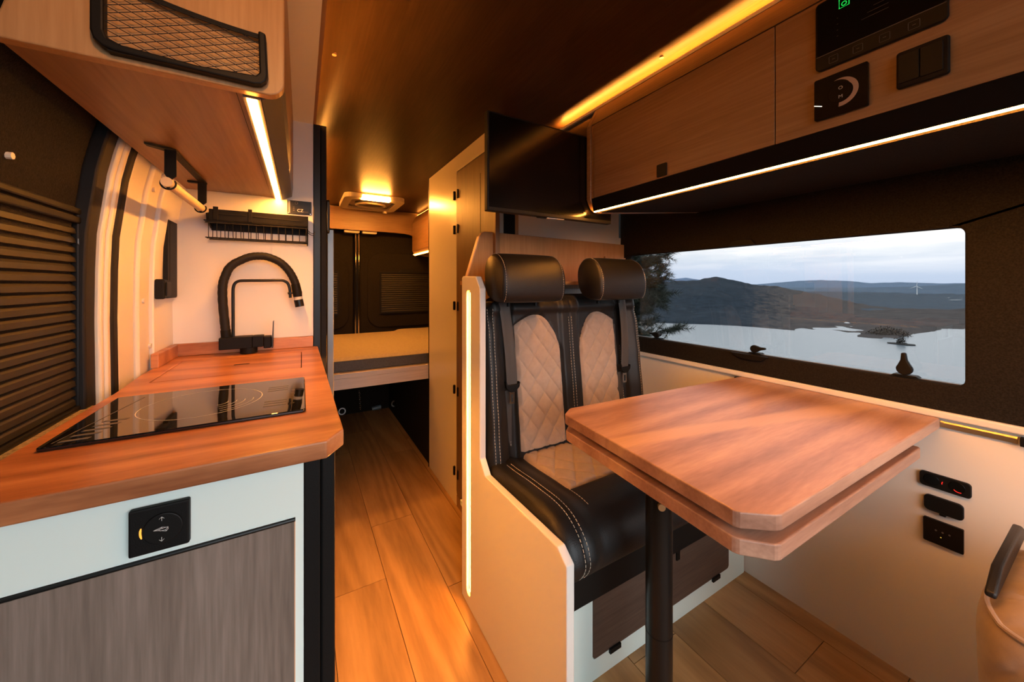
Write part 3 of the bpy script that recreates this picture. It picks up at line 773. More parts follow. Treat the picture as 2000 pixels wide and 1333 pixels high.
MB().prism([(.908, 1.373), (1.488, 1.431), (1.488, 1.436), (.91, 1.385)], 'y', -.94, CE - .0006).build('underside', M_FELT, ob_)
MB().prism([(CX - .001, 1.670), (CX + .014, 1.670), (.925, 1.738), (.905, 1.738)], 'y', -.94, CE - .0007).build('fascia', W_OAK_Y, ob_)
MB().prism([(.9040, 1.7385), (.912, 1.7385), (.912, 1.749), (.9055, 1.749)], 'y', -.94, CE + .25).build('light_lip', M_CREAM, ob_)
box(CX, CX + .016, .943, CE - .001, 1.417, 1.667).build('end_stile', W_OAK_Y, ob_)
dd = box(CX - .002, CX + .016, .390, .941, 1.417, 1.667).build('door', W_OAK_Y, ob_, bevel=.001)
z_ = [.651, .683]
MB().prism(rrect(.651, .683, 1.420, 1.455, .003), 'x', CX - .006, CX - .0021).build('latch', M_BLACK, dd, bevel=.001)
box(CX - .001, CX + .016, -.94, .388, 1.417, 1.667).build('control_board', W_OAK_Y, ob_)
MB().prism([(CX + .001, 1.4165), (CX + .0035, 1.396), (CX + .0065, 1.382), (CX + .0092, 1.3735), (CX + .0098, 1.3735), (CX + .0098, 1.380), (CX + .05, 1.40), (CX + .02, 1.4165)], 'y', -.94, CE - .0008).build('valance', M_SHADED, ob_, smooth=True, angle=50)
cl = thing('led_strip_light', 'thin glowing warm LED line along the lower edge of the right overhead cupboard', 'light', (.886, .3, 1.374))
MB().prism([(.8800, 1.3790), (.8800, 1.3725), (.8815, 1.3712), (.8865, 1.3712), (.8880, 1.3725), (.8880, 1.3790)], 'y', -.94, CE - .001).build('diffuser', M_LED_C, cl)
cv = thing('cove_light', 'glowing LED line in the gap between the ceiling and the right overhead cupboard', 'light', (.925, .3, 1.75))
box(.914, .926, -.94, CE + .23, 1.7425, 1.7440).build('diffuser', M_LED_V, cv)
box(.9125, .932, -.94, CE + .235, 1.7385, 1.7424).build('profile', M_GREYM, cv)

# control display
def onboard(y, z, d=0): return (CX - .0011 - d, y, z)
dp = thing('control_display', 'wide black control display with green icon at the top of the oak board', 'display', (CX, .23, 1.59))
MB().prism(rrect(.149, .317, 1.530, 1.660, .008), 'x', CX - .008, CX - .0012).build('bezel', M_BLACK, dp, bevel=.0015)
MB().prism(rrect(.152, .314, 1.558, 1.657, .003), 'x', CX - .0085, CX - .0079).build('screen', M_PANEL, dp)
box(CX - .0088, CX - .008, .151, .315, 1.5560, 1.5570).build('divider', M_DIM, dp)
m = MB()
for k in range(4):
    yc, zc = .289 - .0345*k, 1.5425
    m.tube([(CX - .0083, yc + p[0], zc + p[1]) for p in rrect(-.0065, .0065, -.0065, .0065, .001, 1)], .0003, 4, closed=True)
    m.box(CX - .0084, CX - .008, yc - .002, yc + .002, zc - .0004, zc + .0004)
stuff(m.build('button_print', M_DIM, dp))
m = MB()
for k in range(4): text_into(m, '-', .008, lambda x, y: (CX - .0086, .283 - x, 1.582 + .011*k + y))
for k in range(3): m.box(CX - .0086, CX - .0084, .215, .25 - .008*k, 1.590 + .008*k, 1.5905 + .008*k)
stuff(m.build('screen_print', M_DIM, dp))
m = MB(); yc, zc = .2735, 1.638
m.tube([(CX - .0086, yc + p[0], zc + p[1]) for p in ((.007, -.008), (-.007, -.008), (-.007, .008), (-.003, .008), (-.003, .0105), (.003, .0105), (.003, .008), (.007, .008))], .0008, 5, closed=True)
m.tube([(CX - .0086, yc + .0035*math.cos(q*.6283), zc - .002 + .0035*math.sin(q*.6283)) for q in range(10)], .0007, 5, closed=True)
m.build('green_icon', M_GREEN, dp)

# rotary heater control
th = thing('heater_control', 'square black rotary control with pale arc, O and M below the display', 'control', (CX, .28, 1.475))
MB().prism(rrect(.241, .3185, 1.436, 1.5135, .003), 'x', CX - .009, CX - .0012).build('plate', M_PANEL, th, bevel=.001)
cy, cz = .279, 1.475
arc = []
m = MB()
aa = [math.radians(q) for q in range(-95, 111, 5)]      # measured so that y runs to the picture's left
po_ = [(cy - .0260*math.cos(q), cz + .0260*math.sin(q)) for q in aa]
pi_ = [(cy - (.0260 - .0075*min(1, (1.95-q)/1.2))*math.cos(q), cz + (.0260 - .0075*min(1, (1.95-q)/1.2))*math.sin(q)) for q in aa]
for i in range(len(aa)-1):
    m.add([(CX - .0093, *po_[i]), (CX - .0093, *po_[i+1]), (CX - .0093, *pi_[i+1]), (CX - .0093, *pi_[i])], [(0, 1, 2, 3)])
m.build('scale_arc', plain('arc_print', (.42, .30, .24), .5), th)
MB().prism([(cy + .0180*math.cos(q*.2618), cz + .0180*math.sin(q*.2618)) for q in range(24)], 'x', CX - .0102, CX - .0088).build('dial', M_PANEL, th, bevel=.0005)
m = MB()
text_into(m, 'O', .0085, lambda x, y: (CX - .0104, cy - x - .001, cz + .0075 + y))
text_into(m, 'M', .0085, lambda x, y: (CX - .0104, cy - x - .001, cz - .0085 + y))
m.build('lettering', M_PRINT, th)
MB().tube([(CX - .0094, .3180, 1.4655), (CX - .0094, .3060, 1.4600)], .0007, 6).build('indicator', M_WHITELED, th)

# double light switch
ls = thing('light_switch', 'black double rocker switch on the oak board beside the rotary control', 'switch', (CX, .177, 1.475))
MB().prism(rrect(.148, .206, 1.446, 1.506, .004), 'x', CX - .009, CX - .0012).build('frame', M_MATT, ls, bevel=.002)
for (a0, a1) in ((.154, .1785), (.1792, .2035)):
    MB().prism(rrect(a0, a1, 1.453, 1.500, .002), 'x', CX - .0115, CX - .0085).build('rocker', M_BLACK, ls, bevel=.001)

# ================================================================== TELEVISION
tv = thing('television', 'black flat television hanging at the end of the oak overhead cupboard', 'television', (.73, .99, 1.5))
box(.482, .990, .980, 1.002, 1.342, 1.643).build('housing', M_BLACK, tv, bevel=.003)
box(.488, .984, .9786, .9802, 1.354, 1.637).build('screen', M_SCREEN, tv)
box(.60, .86, 1.002, 1.030, 1.37, 1.58).build('rear_box', M_BLACK, tv, bevel=.006)
MB().tube([(.767, 1.345, 1.48), (.74, 1.20, 1.48), (.72, 1.03, 1.48)], .014, 12).build('mount_arm', M_MATT, tv, smooth=True)
m = box(.705, .745, .985, .999, 1.3395, 1.3420).build('label_sticker', M_PRINT, tv)
MB().tube([(.668, .992, 1.3405), (.705, .992, 1.3405)], .0024, 8).build('socket_row', M_MATT, tv)
box(.745, .775, .985, .999, 1.3400, 1.3420).build('label_sticker', M_BODY, tv)
# ================================================================== BENCH
XP = .503                       # aisle face of the side panel
PT_ = .022
bb = thing('storage_bench', 'white bench box with a dark oak hatch under the double seat', 'bench', (.95, .95, 0))
pb = thing('seat_divider', 'tall cream cut-out panel with glowing LED groove on the aisle side of the seat', 'panel', (.51, .95, 0))
side = [(1.232, .001), (1.232, 1.143), (1.222, 1.150), (1.112, 1.147), (1.078, 1.106), (1.078, .552), (1.040, .513), (.664, .524), (.630, .500), (.630, .001)]
sp = MB().prism(side, 'x', XP, XP + PT_, [rrect(1.158, 1.189, .040, 1.099, .012)]).build('side_panel', M_CREAM, pb, bevel=.003)
box(XP + .010, XP + .014, 1.150, 1.197, .030, 1.108).build('groove_floor', M_LIT_EDGE, sp)
box(XP + .0072, XP + .0100, 1.1700, 1.1740, .048, 1.092).build('led_strip', M_LED_B, sp)
SY = .775
hatch = rrect(.712, 1.385, .060, .262, .012)
MB().prism([(XP + PT_, .001), (1.490, .001), (1.490, .300), (XP + PT_, .300)], 'y', SY, SY + .018, [rrect(.7108, 1.3862, .0588, .2632, .012)]).build('front_panel', M_WHITE, bb)
hd = MB().prism(hatch, 'y', SY - .001, SY + .016).build('hatch_door', W_DARK, bb, bevel=.001)
for x in (.795, 1.30): box(x - .022, x + .022, SY - .007, SY + .004, .050, .064).build('latch', M_BLACK, hd, bevel=.001)
box(1.075, 1.092, SY - .006, SY, .205, .248).build('lock', M_BLACK, hd, bevel=.001)
box(XP + PT_, 1.490, SY + .018, 1.30, .282, .300).build('seat_deck', M_WHITE, bb)
box(XP + PT_ + .0002, 1.33, .712, 1.16, .3005, .3985).build('seat_rail', M_BLACK, bb)

# ---- double seat
ds = thing('double_seat', 'double bench seat in black leather with quilted beige panels and two headrests', 'seat', (.91, .95, .3995))
box(.5265, 1.29, 1.185, 1.20, .505, 1.06).build('back_frame', M_BLACK, ds)
SCX, SHW = .910, .385           # centre line and half width
def quilt(x, z, w=.068, h=.088):
    a, b = x/w + z/h, x/w - z/h
    return (abs(math.sin(math.pi*a)) * abs(math.sin(math.pi*b))) ** .25
def back_hw(z): 
    t = smooth01((z - .93) / .15); return SHW * (1 - .065*t)
ZT0, ZT1 = .500, 1.082
def arch_top(u):                # u -1..1 from the belt side to the middle: an arch cut off on the belt side
    return 1.012 - (.040 * ((-.1-u)/.9)**1.6 if u < -.1 else .135 * max(0, (u+.1)/1.1)**2.6)
def insert_at(x, z):            # >0 inside a quilted field
    ax = abs(x - SCX)
    u = 1 - 2*(ax - .045)/.205
    if u < -1 or u > 1: return 0
    return 1 if z < arch_top(u) else 0
def back_y(x, z):
    y = 1.080 + (z - .53) * .115
    ax = abs(x - SCX)
    # side wings come forward, the belt channel lies back
    y -= .032 * smooth01((ax - .275)/.075)
    y += .014 * (smooth01((ax - .248)/.012) - smooth01((ax - .285)/.018))
    y -= .010 * (1 - smooth01((ax - .034)/.018))
    y -= .012 * smooth01((z - 1.005)/.03)
    if ax < .262 and insert_at(x, z): y += .006
    # seam dips
    for sx, dep in ((.352, .005), (.0, .003)): y += dep * math.exp(-((ax - sx)/.004)**2)
    # rounded outline
    d = min(back_hw(z) - ax, (ZT1 - z) * 1.0, .07)
    d = max(d, 0); r = .055
    if d < r: y += r * (1 - math.sqrt(max(0, 1 - (1 - d/r)**2)))
    # wrinkles
    y += .0022 * noise.noise(Vector((x*9, z*14, 2.0)))
    return y
def back_pt(u, v):
    z = ZT0 + (ZT1 - ZT0) * v
    r = .075; hw = back_hw(z)
    if z > ZT1 - r: hw -= r * (1 - math.sqrt(max(0, 1 - ((z - ZT1 + r)/r)**2)))
    x = SCX + (2*u - 1) * hw
    return (x, back_y(x, z), z)
m = MB().grid(back_pt, 150, 110)
nb = 151; k0 = len(m.v)
# sides and rear of the backrest: extrude the border back
border = [i for i in range(nb)] + [j*nb + 150 for j in range(1, 111)] + [110*nb + i for i in range(149, -1, -1)] + [j*nb for j in range(109, 0, -1)]
for i in border:
    p = m.v[i]; m.v.append((p[0], 1.165 + (p[2]-.53)*.03, p[2]))
for i in range(len(border)):
    j = (i + 1) % len(border)
    m.f.append((border[i], k0 + i, k0 + j, border[j]))
m.f.append(tuple(k0 + i for i in range(len(border))))
back = m.build('backrest', M_LEATHER, ds, smooth=True, angle=70, fix=True)
for s_ in (-1, 1):
    def ins(u, v, s_=s_):
        ax = .046 + .200 * u
        zt = arch_top(1 - 2*(ax - .045)/.205) - .003
        z = .535 + (zt - .535) * v
        x = SCX + s_ * ax
        e = min(u, 1-u)*.200; e2 = min(1, e/.012, (1-v)*(zt-.535)/.012)
        y = 1.080 + (z - .53) * .115 + .0055 - .0115 * quilt(x - SCX, z - .55) * e2 - .002 * e2
        if v in (0, 1) or u in (0, 1): y += .004
        return (x, y, z)
    MB().grid(ins, 90, 150).build('quilted_panel', M_SUEDE, ds, smooth=True, angle=80, fix=False)
def dashes(path, step=.0105, on=.0068, r=.0009, mb=None):
    mb = mb or MB()
    path = [Vector(p) for p in path]
    L = 0; segs = []
    for p, q in zip(path, path[1:]): segs.append((L, p, q)); L += (q - p).length
    def at(s):
        for l, p, q in reversed(segs):
            if s >= l: return p + (q - p) * min(1, (s - l)/max(1e-9, (q - p).length))
    s = 0
    while s + on < L:
        mb.tube([at(s), at(s + on*.5), at(s + on)], r, 5); s += step
    return mb
def back_seam(ax, z0, z1, off=.0015):
    return [(SCX + ax, back_y(SCX + ax, z) - off, z) for z in [z0 + (z1-z0)*i/40 for i in range(41)]]
for ax, z0, z1 in ((-.345, .52, 1.04), (-.359, .52, 1.04), (.345, .52, 1.03), (.359, .52, 1.03), (-.007, .55, 1.005), (.007, .55, 1.005), (-.279, .56, .86), (.279, .56, .86)):
    dashes(back_seam(ax, z0, z1)).build('stitching', M_THREAD, ds)

# seat cushion
def cush_profile():
    p = [(1.10, .515), (1.00, .520), (.92, .527), (.84, .533), (.78, .535), (.735, .530), (.705, .516), (.683, .496), (.671, .472), (.667, .448), (.670, .425), (.678, .408), (.690, .401)]
    return catmull([(0, a, b) for a, b in p], 4)
CP = cush_profile()
def cush_pt(u, v):
    x = SCX + (2*u - 1) * (SHW - .002)
    i = v * (len(CP) - 1); k = min(int(i), len(CP)-2); t = i - k
    p = CP[k].lerp(CP[k+1], t); q = (CP[k+1] - CP[k]).normalized(); nrm = Vector((0, -q.z, q.y)) 
    if nrm.z < 0 and p.z > .5: nrm = -nrm
    if p.z <= .5 and nrm.y > 0: nrm = -nrm
    ax = abs(x - SCX)
    h = .016 * smooth01((ax - .255)/.05) * smooth01((p.z - .402)/.06)          # raised side wings
    d = (SHW - .002) - ax; r = .035
    if d < r: h -= r * (1 - math.sqrt(max(0, 1 - (1 - d/r)**2)))
    h -= .004 * math.exp(-((ax - .325)/.005)**2)
    if p.z > .5:
        f = 1 - smooth01((ax - .238)/.006)
        g = smooth01((p.y - .822)/.012) 
        h -= .012 * f * g
    h += .002 * noise.noise(Vector((x*8, p.y*9, p.z*9))) * smooth01((p.z - .402)/.06)
    return (x, p.y + nrm.y*h, p.z + nrm.z*h)
m = MB().grid(cush_pt, 130, 90)
nb = 131; k0 = len(m.v)
border = [i for i in range(nb)] + [j*nb + 130 for j in range(1, 91)] + [90*nb + i for i in range(129, -1, -1)] + [j*nb for j in range(89, 0, -1)]
for i in border:
    p = m.v[i]; m.v.append((p[0], max(p[1], .72), .3995))
for i in range(len(border)):
    j = (i + 1) % len(border)
    m.f.append((border[i], k0 + i, k0 + j, border[j]))
m.f.append(tuple(k0 + i for i in range(len(border))))
m.build('seat_cushion', M_LEATHER, ds, smooth=True, angle=70, fix=True)
def seat_ins(u, v):
    x = SCX - .237 + .474*u; y = .826 + .262*v
    e2 = min(1, min(u, 1-u)*.474/.012, v*.262/.012)
    z = .5215 + .008 * smooth01((1.0 - y)/.18) - .0055 + .0095 * quilt(x - SCX, y - .8, .078, .104) * e2 + .002*e2
    if v == 0 or u in (0, 1): z -= .006
    return (x, y, z)
MB().grid(seat_ins, 150, 84).build('quilted_panel', M_SUEDE, ds, smooth=True, angle=80)
def cush_seam(ax, v0, v1):
    u = (ax/(SHW-.002) + 1)/2
    return [tuple(Vector(cush_pt(u, v0 + (v1-v0)*i/50)) + Vector((0, -.0008, .0012))) for i in range(51)]
for ax in (-.318, -.333, .318, .333):
    dashes(cush_seam(ax, .06, .97)).build('stitching', M_THREAD, ds)
dashes(cush_seam(-.245, .05, .40)).build('stitching', M_THREAD, ds)

# headrests
def headrest(xa, xb):
    h_ = MB()
    prof = catmull([(0, y, z) for y, z in ((1.002, 1.066), (.990, 1.085), (.986, 1.12), (.992, 1.160), (1.010, 1.194), (1.040, 1.216), (1.072, 1.222), (1.100, 1.212), (1.118, 1.185), (1.122, 1.15), (1.115, 1.11), (1.095, 1.078), (1.06, 1.064), (1.02, 1.060))], 3)[:-1]
    cen = Vector((0, 1.055, 1.14))
    n_ = 22; rings = []
    for i in range(n_ + 1):
        t = i / n_; x = xa + (xb - xa)*t
        d = min(t, 1-t)*(xb-xa); r = .014
        s = 1.0
        if d < r: s = 1 - .13*(1 - math.sqrt(max(0, 1 - (1 - d/r)**2)))
        groove = .012*math.exp(-((d - .012)/.003)**2)
        bulge = 1 + .02*math.sin(math.pi*t)
        rings.append([(x, cen.y + (p.y-cen.y)*(s-groove)*bulge, cen.z + (p.z-cen.z)*(s-groove)*bulge) for p in prof])
    h_.loft(rings)
    hr = h_.build('headrest', M_LEATHER, ds, smooth=True, angle=75, fix=True)
    for x in (xa + .0135, xb - .0135):
        dashes([(x, cen.y + (p.y-cen.y)*1.006, cen.z + (p.z-cen.z)*1.006) for p in prof[0:24]], .008, .0052, .0007).build('stitching', M_THREAD, hr)
    for x in (xa + .07, xb - .07):
        MB().tube([(x, 1.075, 1.045), (x, 1.075, 1.07)], .006, 10).build('support_rod', M_BLACK, hr, smooth=True)
headrest(.538, .788)
headrest(.944, 1.196)

# belts
def belt(xt, xb, label):
    y0 = lambda z: 1.080 + (z - .53) * .115 - .020
    path = [(xt + (xb - xt)*i/14, z, y0(z) - .004 - .010*math.sin(math.pi*i/14)) for i, z in [(i, 1.065 - .292*i/14) for i in range(15)]]
    m = MB(); w = .0205
    for k in range(len(path)):
        x, z, y = path[k]
        for off, dy in ((-w, .0), (-w*.4, -.0035), (0, .0005), (w*.4, -.0035), (w, .0), (w, .0016), (-w, .0016)):
            m.v.append((x + off, y + dy, z))
    for k in range(len(path)-1):
        for q in range(7):
            q2 = (q+1) % 7; m.f.append((k*7+q, k*7+q2, (k+1)*7+q2, (k+1)*7+q))
    b_ = m.build('seat_belt', M_BELT, ds, smooth=True, angle=60, fix=True)
    x, z, y = path[-1]
    MB().prism([(x-.029, z+.016), (x-.024, z+.016), (x-.020, z+.004), (x+.020, z+.004), (x+.024, z+.012), (x+.029, z+.010), (x+.026, z-.006), (x+.010, z-.022), (x-.010, z-.022), (x-.026, z-.006)], 'y', y-.008, y+.006).build('tongue_grip', M_MATT, b_, bevel=.003)
    MB().prism(rrect(x-.012, x+.008, z-.062, z-.018, .004), 'y', y-.003, y, [rrect(x-.0065, x+.0025, z-.055, z-.030, .002)]).build('metal_tongue', M_CHROME, b_, bevel=.0006)
    # strap going on down behind the cushion
    box(x-.030, x+.006, y+.014, y+.016, .54, z-.02).build('lower_strap', M_BELT, b_)
belt(.612, .628, 'left')
belt(1.188, 1.172, 'right')

# ---- back board behind the seats
bo = thing('back_board', 'upright oak board with clipped corner standing behind the two headrests', 'board', (1.05, 1.35, 1.1))
A0 = Vector((.5615, 1.315)); A1 = Vector((1.490, 1.382)); dA = (A1 - A0).normalized(); nA = Vector((-dA.y, dA.x))
LN = (A1 - A0).length
poly = [(0, 1.10), (.0, 1.152), (.054, 1.312), (.062, 1.326), (.075, 1.333), (LN, 1.331), (LN, 1.10)]
m = MB().prism(poly, 'y', 0, .018)
m.v = [(A0.x + dA.x*p[0] - nA.x*p[1]*-1, A0.y + dA.y*p[0] + nA.y*p[1], p[2]) for p in m.v]
m.build('board', W_BOARD, bo, bevel=.002)
m = MB().prism([(.002, 1.150), (.055, 1.310), (.051, 1.312), (-.002, 1.152)], 'y', -.0006, .0186)
m.v = [(A0.x + dA.x*p[0] + nA.x*p[1], A0.y + dA.y*p[0] + nA.y*p[1], p[2]) for p in m.v]
m.build('edge_band', M_LIT_EDGE, bo)
m = MB().prism([(LN - .16, 1.10), (LN - .16, 1.262), (LN - .004, 1.259), (LN - .004, 1.10)], 'y', -.012, -.0005)
m.v = [(A0.x + dA.x*p[0] + nA.x*p[1], A0.y + dA.y*p[0] + nA.y*p[1], p[2]) for p in m.v]
m.build('cleat', W_BOARD, bo)

MB().prism([(.5275, 1.204), (1.32, 1.204), (1.32, 1.366), (.5275, 1.309)], 'z', 1.118, 1.133).build('ledge', W_BOARD, bo, bevel=.001)

# ================================================================== TABLE
tb = thing('dining_table', 'walnut table with swivel leaf and one black leg in front of the double seat', 'table', (1.0, .55, 0))
TOP = [(.5965, .322), (.6335, .803), (.676, .834), (1.4915, .786), (1.4915, .272), (.6475, .283)]
def seg_round(poly, r=.006):
    out = []
    for i in range(len(poly)):
        p = Vector(poly[i]); a = (Vector(poly[i-1]) - p).normalized(); b = (Vector(poly[(i+1) % len(poly)]) - p).normalized()
        out += [tuple(p + a*r), tuple(p + (a+b)*r*.42), tuple(p + b*r)]
    return out
MB().prism(seg_round(TOP), 'z', .7325, .760).build('table_top', W_TABLE, tb, bevel=.003, seg=3)
LEAF = [(.600, .325), (.635, .800), (.668, .828), (1.335, .790), (1.335, .275), (.642, .282)]
MB().prism(seg_round(LEAF), 'z', .6880, .7150).build('swivel_leaf', W_TABLE, tb, bevel=.003, seg=3)
MB().prism(seg_round([(.70, .36), (.72, .76), (1.28, .74), (1.28, .33)]), 'z', .7152, .7323).build('swivel_plate', M_BLACK, tb)
LX, LY_ = .765, .585
LG = (0.7298,0.57,0.5844)
lg = MB().tube([(LG[0], .57, .004), (LG[0], .57, .6875)], .030, 28).build('leg', M_METAL, tb, smooth=True)
MB().tube([(LG[0], .57, .305), (LG[0], .57, .308)], .0305, 28).build('joint_ring', M_BLACK, lg, smooth=True)
MB().tube([(LG[0], .57, .0005), (LG[0], .57, .008)], .055, 28).build('foot_plate', M_METAL, lg, smooth=True)
kp = (0.6549,0.535,0.6156)
m = MB().tube([(LG[0] - .020, .548, kp[2]), (LG[0] - .0255, .542, kp[2])], .0085, 16); m.build('knob', M_BRASS, lg, smooth=True, bevel=.001)
# rail on the wall that carries the table
tr = thing('table_rail', 'slim brass coloured rail on the right wall holding the table edge', 'rail', (1.49, .45, .745))
MB().prism([(XR - .0030, .7360), (XR + .0036, .7360), (XR + .0036, .7520), (XR - .001, .7520), (XR - .0030, .748)], 'y', .150, .800).build('rail', M_BRASS, tr)
for ya in (.802, .139): box(XR - .011, XR + .0035, ya - .007, ya + .007, .733, .754).build('end_cap', M_BLACK, tr, bevel=.001)

# ================================================================== WALL SOCKETS, WINDOW FITTINGS
WX = XR + .004
s1 = thing('socket_plate', 'long rounded black twin socket with red lights, topmost of three by the table', 'socket', (WX, .265, .585))
p1 = [(1.499,0.31,0.5976),(1.499,0.2201,0.6044),(1.499,0.2201,0.5687),(1.499,0.31,0.5632)]
MB().prism(rrect(.2195, .3105, .5655, .6045, .008), 'x', WX - .009, WX - .0002).build('plate', M_BLACK, s1, bevel=.002)
for yc in (.288, .243):
    MB().tube([(WX - .0075, yc, .5865), (WX - .0105, yc, .5865)], .0145, 24).build('port', M_PANEL, s1, smooth=True, bevel=.0006)
for yc, a0, a1 in ((.240, 215, 300), (.259, 150, 190)):
    MB().tube([(WX - .0108, yc - .010*math.cos(math.radians(q)), .585 + .010*math.sin(math.radians(q))) for q in range(a0, a1 + 1, 8)], .0009, 6).build('red_light', M_REDLED, s1)
s2 = thing('socket_cover', 'small rounded black socket with a hinged cover, middle of three by the table', 'socket', (WX, .265, .523))
MB().prism(rrect(.232, .302, .5015, .5435, .010), 'x', WX - .010, WX - .0002).build('cover', M_BLACK, s2, bevel=.002)
MB().prism(rrect(.262, .274, .4975, .5035, .002), 'x', WX - .012, WX - .0003).build('pull_tab', M_BLACK, s2, bevel=.001)
s3 = thing('switch_panel', 'square black touch panel with a yellow dot, lowest of three by the table', 'switch', (WX, .265, .448))
MB().prism(rrect(.232, .3035, .4155, .4795, .003), 'x', WX - .009, WX - .0002).build('plate', M_PANEL, s3, bevel=.001)
for yc in (.280, .268, .256): 
    MB().tube([(WX - .0085, yc, .453), (WX - .0094, yc, .453)], .0022, 10).build('touch_mark', M_DIM, s3)
MB().tube([(WX - .0085, .271, .4385), (WX - .0095, .271, .4385)], .0013, 8).build('yellow_light', M_YELLOW, s3)

def catch(name, label, y, z, ang, s=1.0):
    t = thing(name, label, 'latch', (1.52, y, z), 'window catches on the lower profile')
    MB().prism([(y - .034*s, z), (y + .034*s, z), (y + .026*s, z + .006*s), (y - .026*s, z + .006*s)], 'x', 1.505, 1.5315).build('base', M_BLACK, t, bevel=.001)
    # teardrop lever turned by ang
    pts = [(.018*math.cos(math.radians(q)), .018*math.sin(math.radians(q))) for q in range(40, 321, 20)]
    pts = [(p[0], p[1]) for p in pts] + [(.050, -.006), (.052, .004)]
    pts = [(.020*math.cos(math.radians(q)), .020*math.sin(math.radians(q))) for q in range(50, 311, 20)] + [(.030, -.008), (.054, -.0055), (.054, .0055), (.030, .008)]
    ca, sa = math.cos(math.radians(ang)), math.sin(math.radians(ang))
    q = [(y - s*(p[0]*ca - p[1]*sa), z + .026*s + s*(p[0]*sa + p[1]*ca)) for p in pts]
    MB().prism(q, 'x', 1.500, 1.514).build('lever', M_BLACK, t, bevel=.003)
    MB().tube([(1.514, y, z + .026*s), (1.5305, y, z + .026*s)], .013*s, 16).build('hub', M_BLACK, t, smooth=True)
    return t
catch('window_catch', 'black window catch with lever pointing aside, lower edge of the window behind the table', .745, .8540, 8, .72)
t_ = catch('window_catch', 'black window catch standing upright near the front end of the window', .343, .8540, 92, .86)
t_ = catch('window_catch', 'black window catch next to the double seat at the pine tree', 1.190, .8540, 172, .72)
wl = thing('blind_latch', 'dark moulded blind grip on the upper edge of the window', 'latch', (XR, .78, 1.28))
MB().prism([(.730, 1.271), (.745, 1.292), (.765, 1.297), (.80, 1.297), (.82, 1.292), (.835, 1.271)], 'x', XR - .012, XR - .0002).build('grip', M_BLACK, wl, bevel=.003)
wl2 = thing('blind_latch', 'dark recessed grip in the felt below the middle window catch', 'latch', (XR, .75, .85))
MB().prism([(.690, .851), (.712, .832), (.735, .829), (.78, .830), (.805, .836), (.825, .851)], 'x', XR - .010, XR - .0002).build('grip', M_BLACK, wl2, bevel=.003)

# ================================================================== BED AND REAR
bd = thing('bed_frame', 'pale wooden bed frame across the rear of the van', 'bed', (.45, 2.8, .54))
MB().box(-.30, 1.45, 2.2, 2.222, .5405, .601).build('front_rail', W_PALE, bd, bevel=.002)
MB().box(-.30, 1.45, 2.2225, 3.375, .5405, .560).build('bed_board', W_PALE, bd)
MB().box(-.30, 1.45, 2.199, 2.262, .6012, .628).build('top_rail', W_PALE, bd, bevel=.002)
mt = thing('mattress', 'mattress with tan top and dark grey side on the bed frame', 'mattress', (.45, 2.8, .63))
MB().prism(rrect(-.30, 1.45, 2.240, 3.375, .03), 'z', .6285, .690).build('core', M_MATTS, mt, bevel=.008)
def mtop(u, v):
    x = -.30 + 1.75*u; y = 2.240 + 1.135*v
    d = min(x + .30, 1.45 - x, y - 2.24, 3.375 - y); e_ = min(1, d/.03)
    z = .690 + .014*math.sqrt(max(0, 1-(1-e_)**2)) + .004*noise.noise(Vector((x*4, y*3, 0)))*e_
    z += .016*smooth01((x - .80 + (y-2.24)*.08)/.05)*e_*smooth01((y-2.75)/.06)
    return (x, y, z)
MB().grid(mtop, 60, 40).build('top_cover', M_MATTR, mt, smooth=True)
# lintel
va = thing('lintel_board', 'oak lintel board across the ceiling above the bed', 'board', (.5, 3.3, 1.65))
lint = [(-.30, 1.766), (-.30, 1.576), (.70, 1.576), (.80, 1.574)] + [(.80 + .115*math.sin(math.radians(q)), 1.574 - .075*(1-math.cos(math.radians(q)))) for q in (30, 60, 90)] + [(.915, 1.41), (.935, 1.388), (.99, 1.376), (1.46, 1.376), (1.46, 1.766)]
MB().prism(lint, 'y', 3.300, 3.318).build('board', W_OAK_X, va, bevel=.002)
for (xa, xb) in ((.31, .43), (.45, .57)):
    MB().prism(rrect(xa, xb, 1.555, 1.590, .01), 'y', 3.320, 3.372).build('hinge_block', M_CREAMP, va, bevel=.003)
rc = thing('rear_cabinet', 'oak overhead cupboard beside the bed with an LED below it', 'cabinet', (1.15, 2.8, 1.4))
MB().prism([(.868, 1.668), (.868, 1.42), (.89, 1.385), (1.492, 1.39), (1.492, 1.765), (.935, 1.742), (.904, 1.738)], 'y', 2.205, 3.298).build('carcass', W_OAK_Y, rc)
MB().prism([(.880, 1.392), (.892, 1.3835), (.892, 1.380), (.878, 1.388)], 'y', 2.21, 3.296).build('led_strip', M_LED_R, rc)
box(.914, .926, 2.21, 3.297, 1.7445, 1.746).build('cove_strip', M_LED_R, rc)

SPOT_W = 5.0
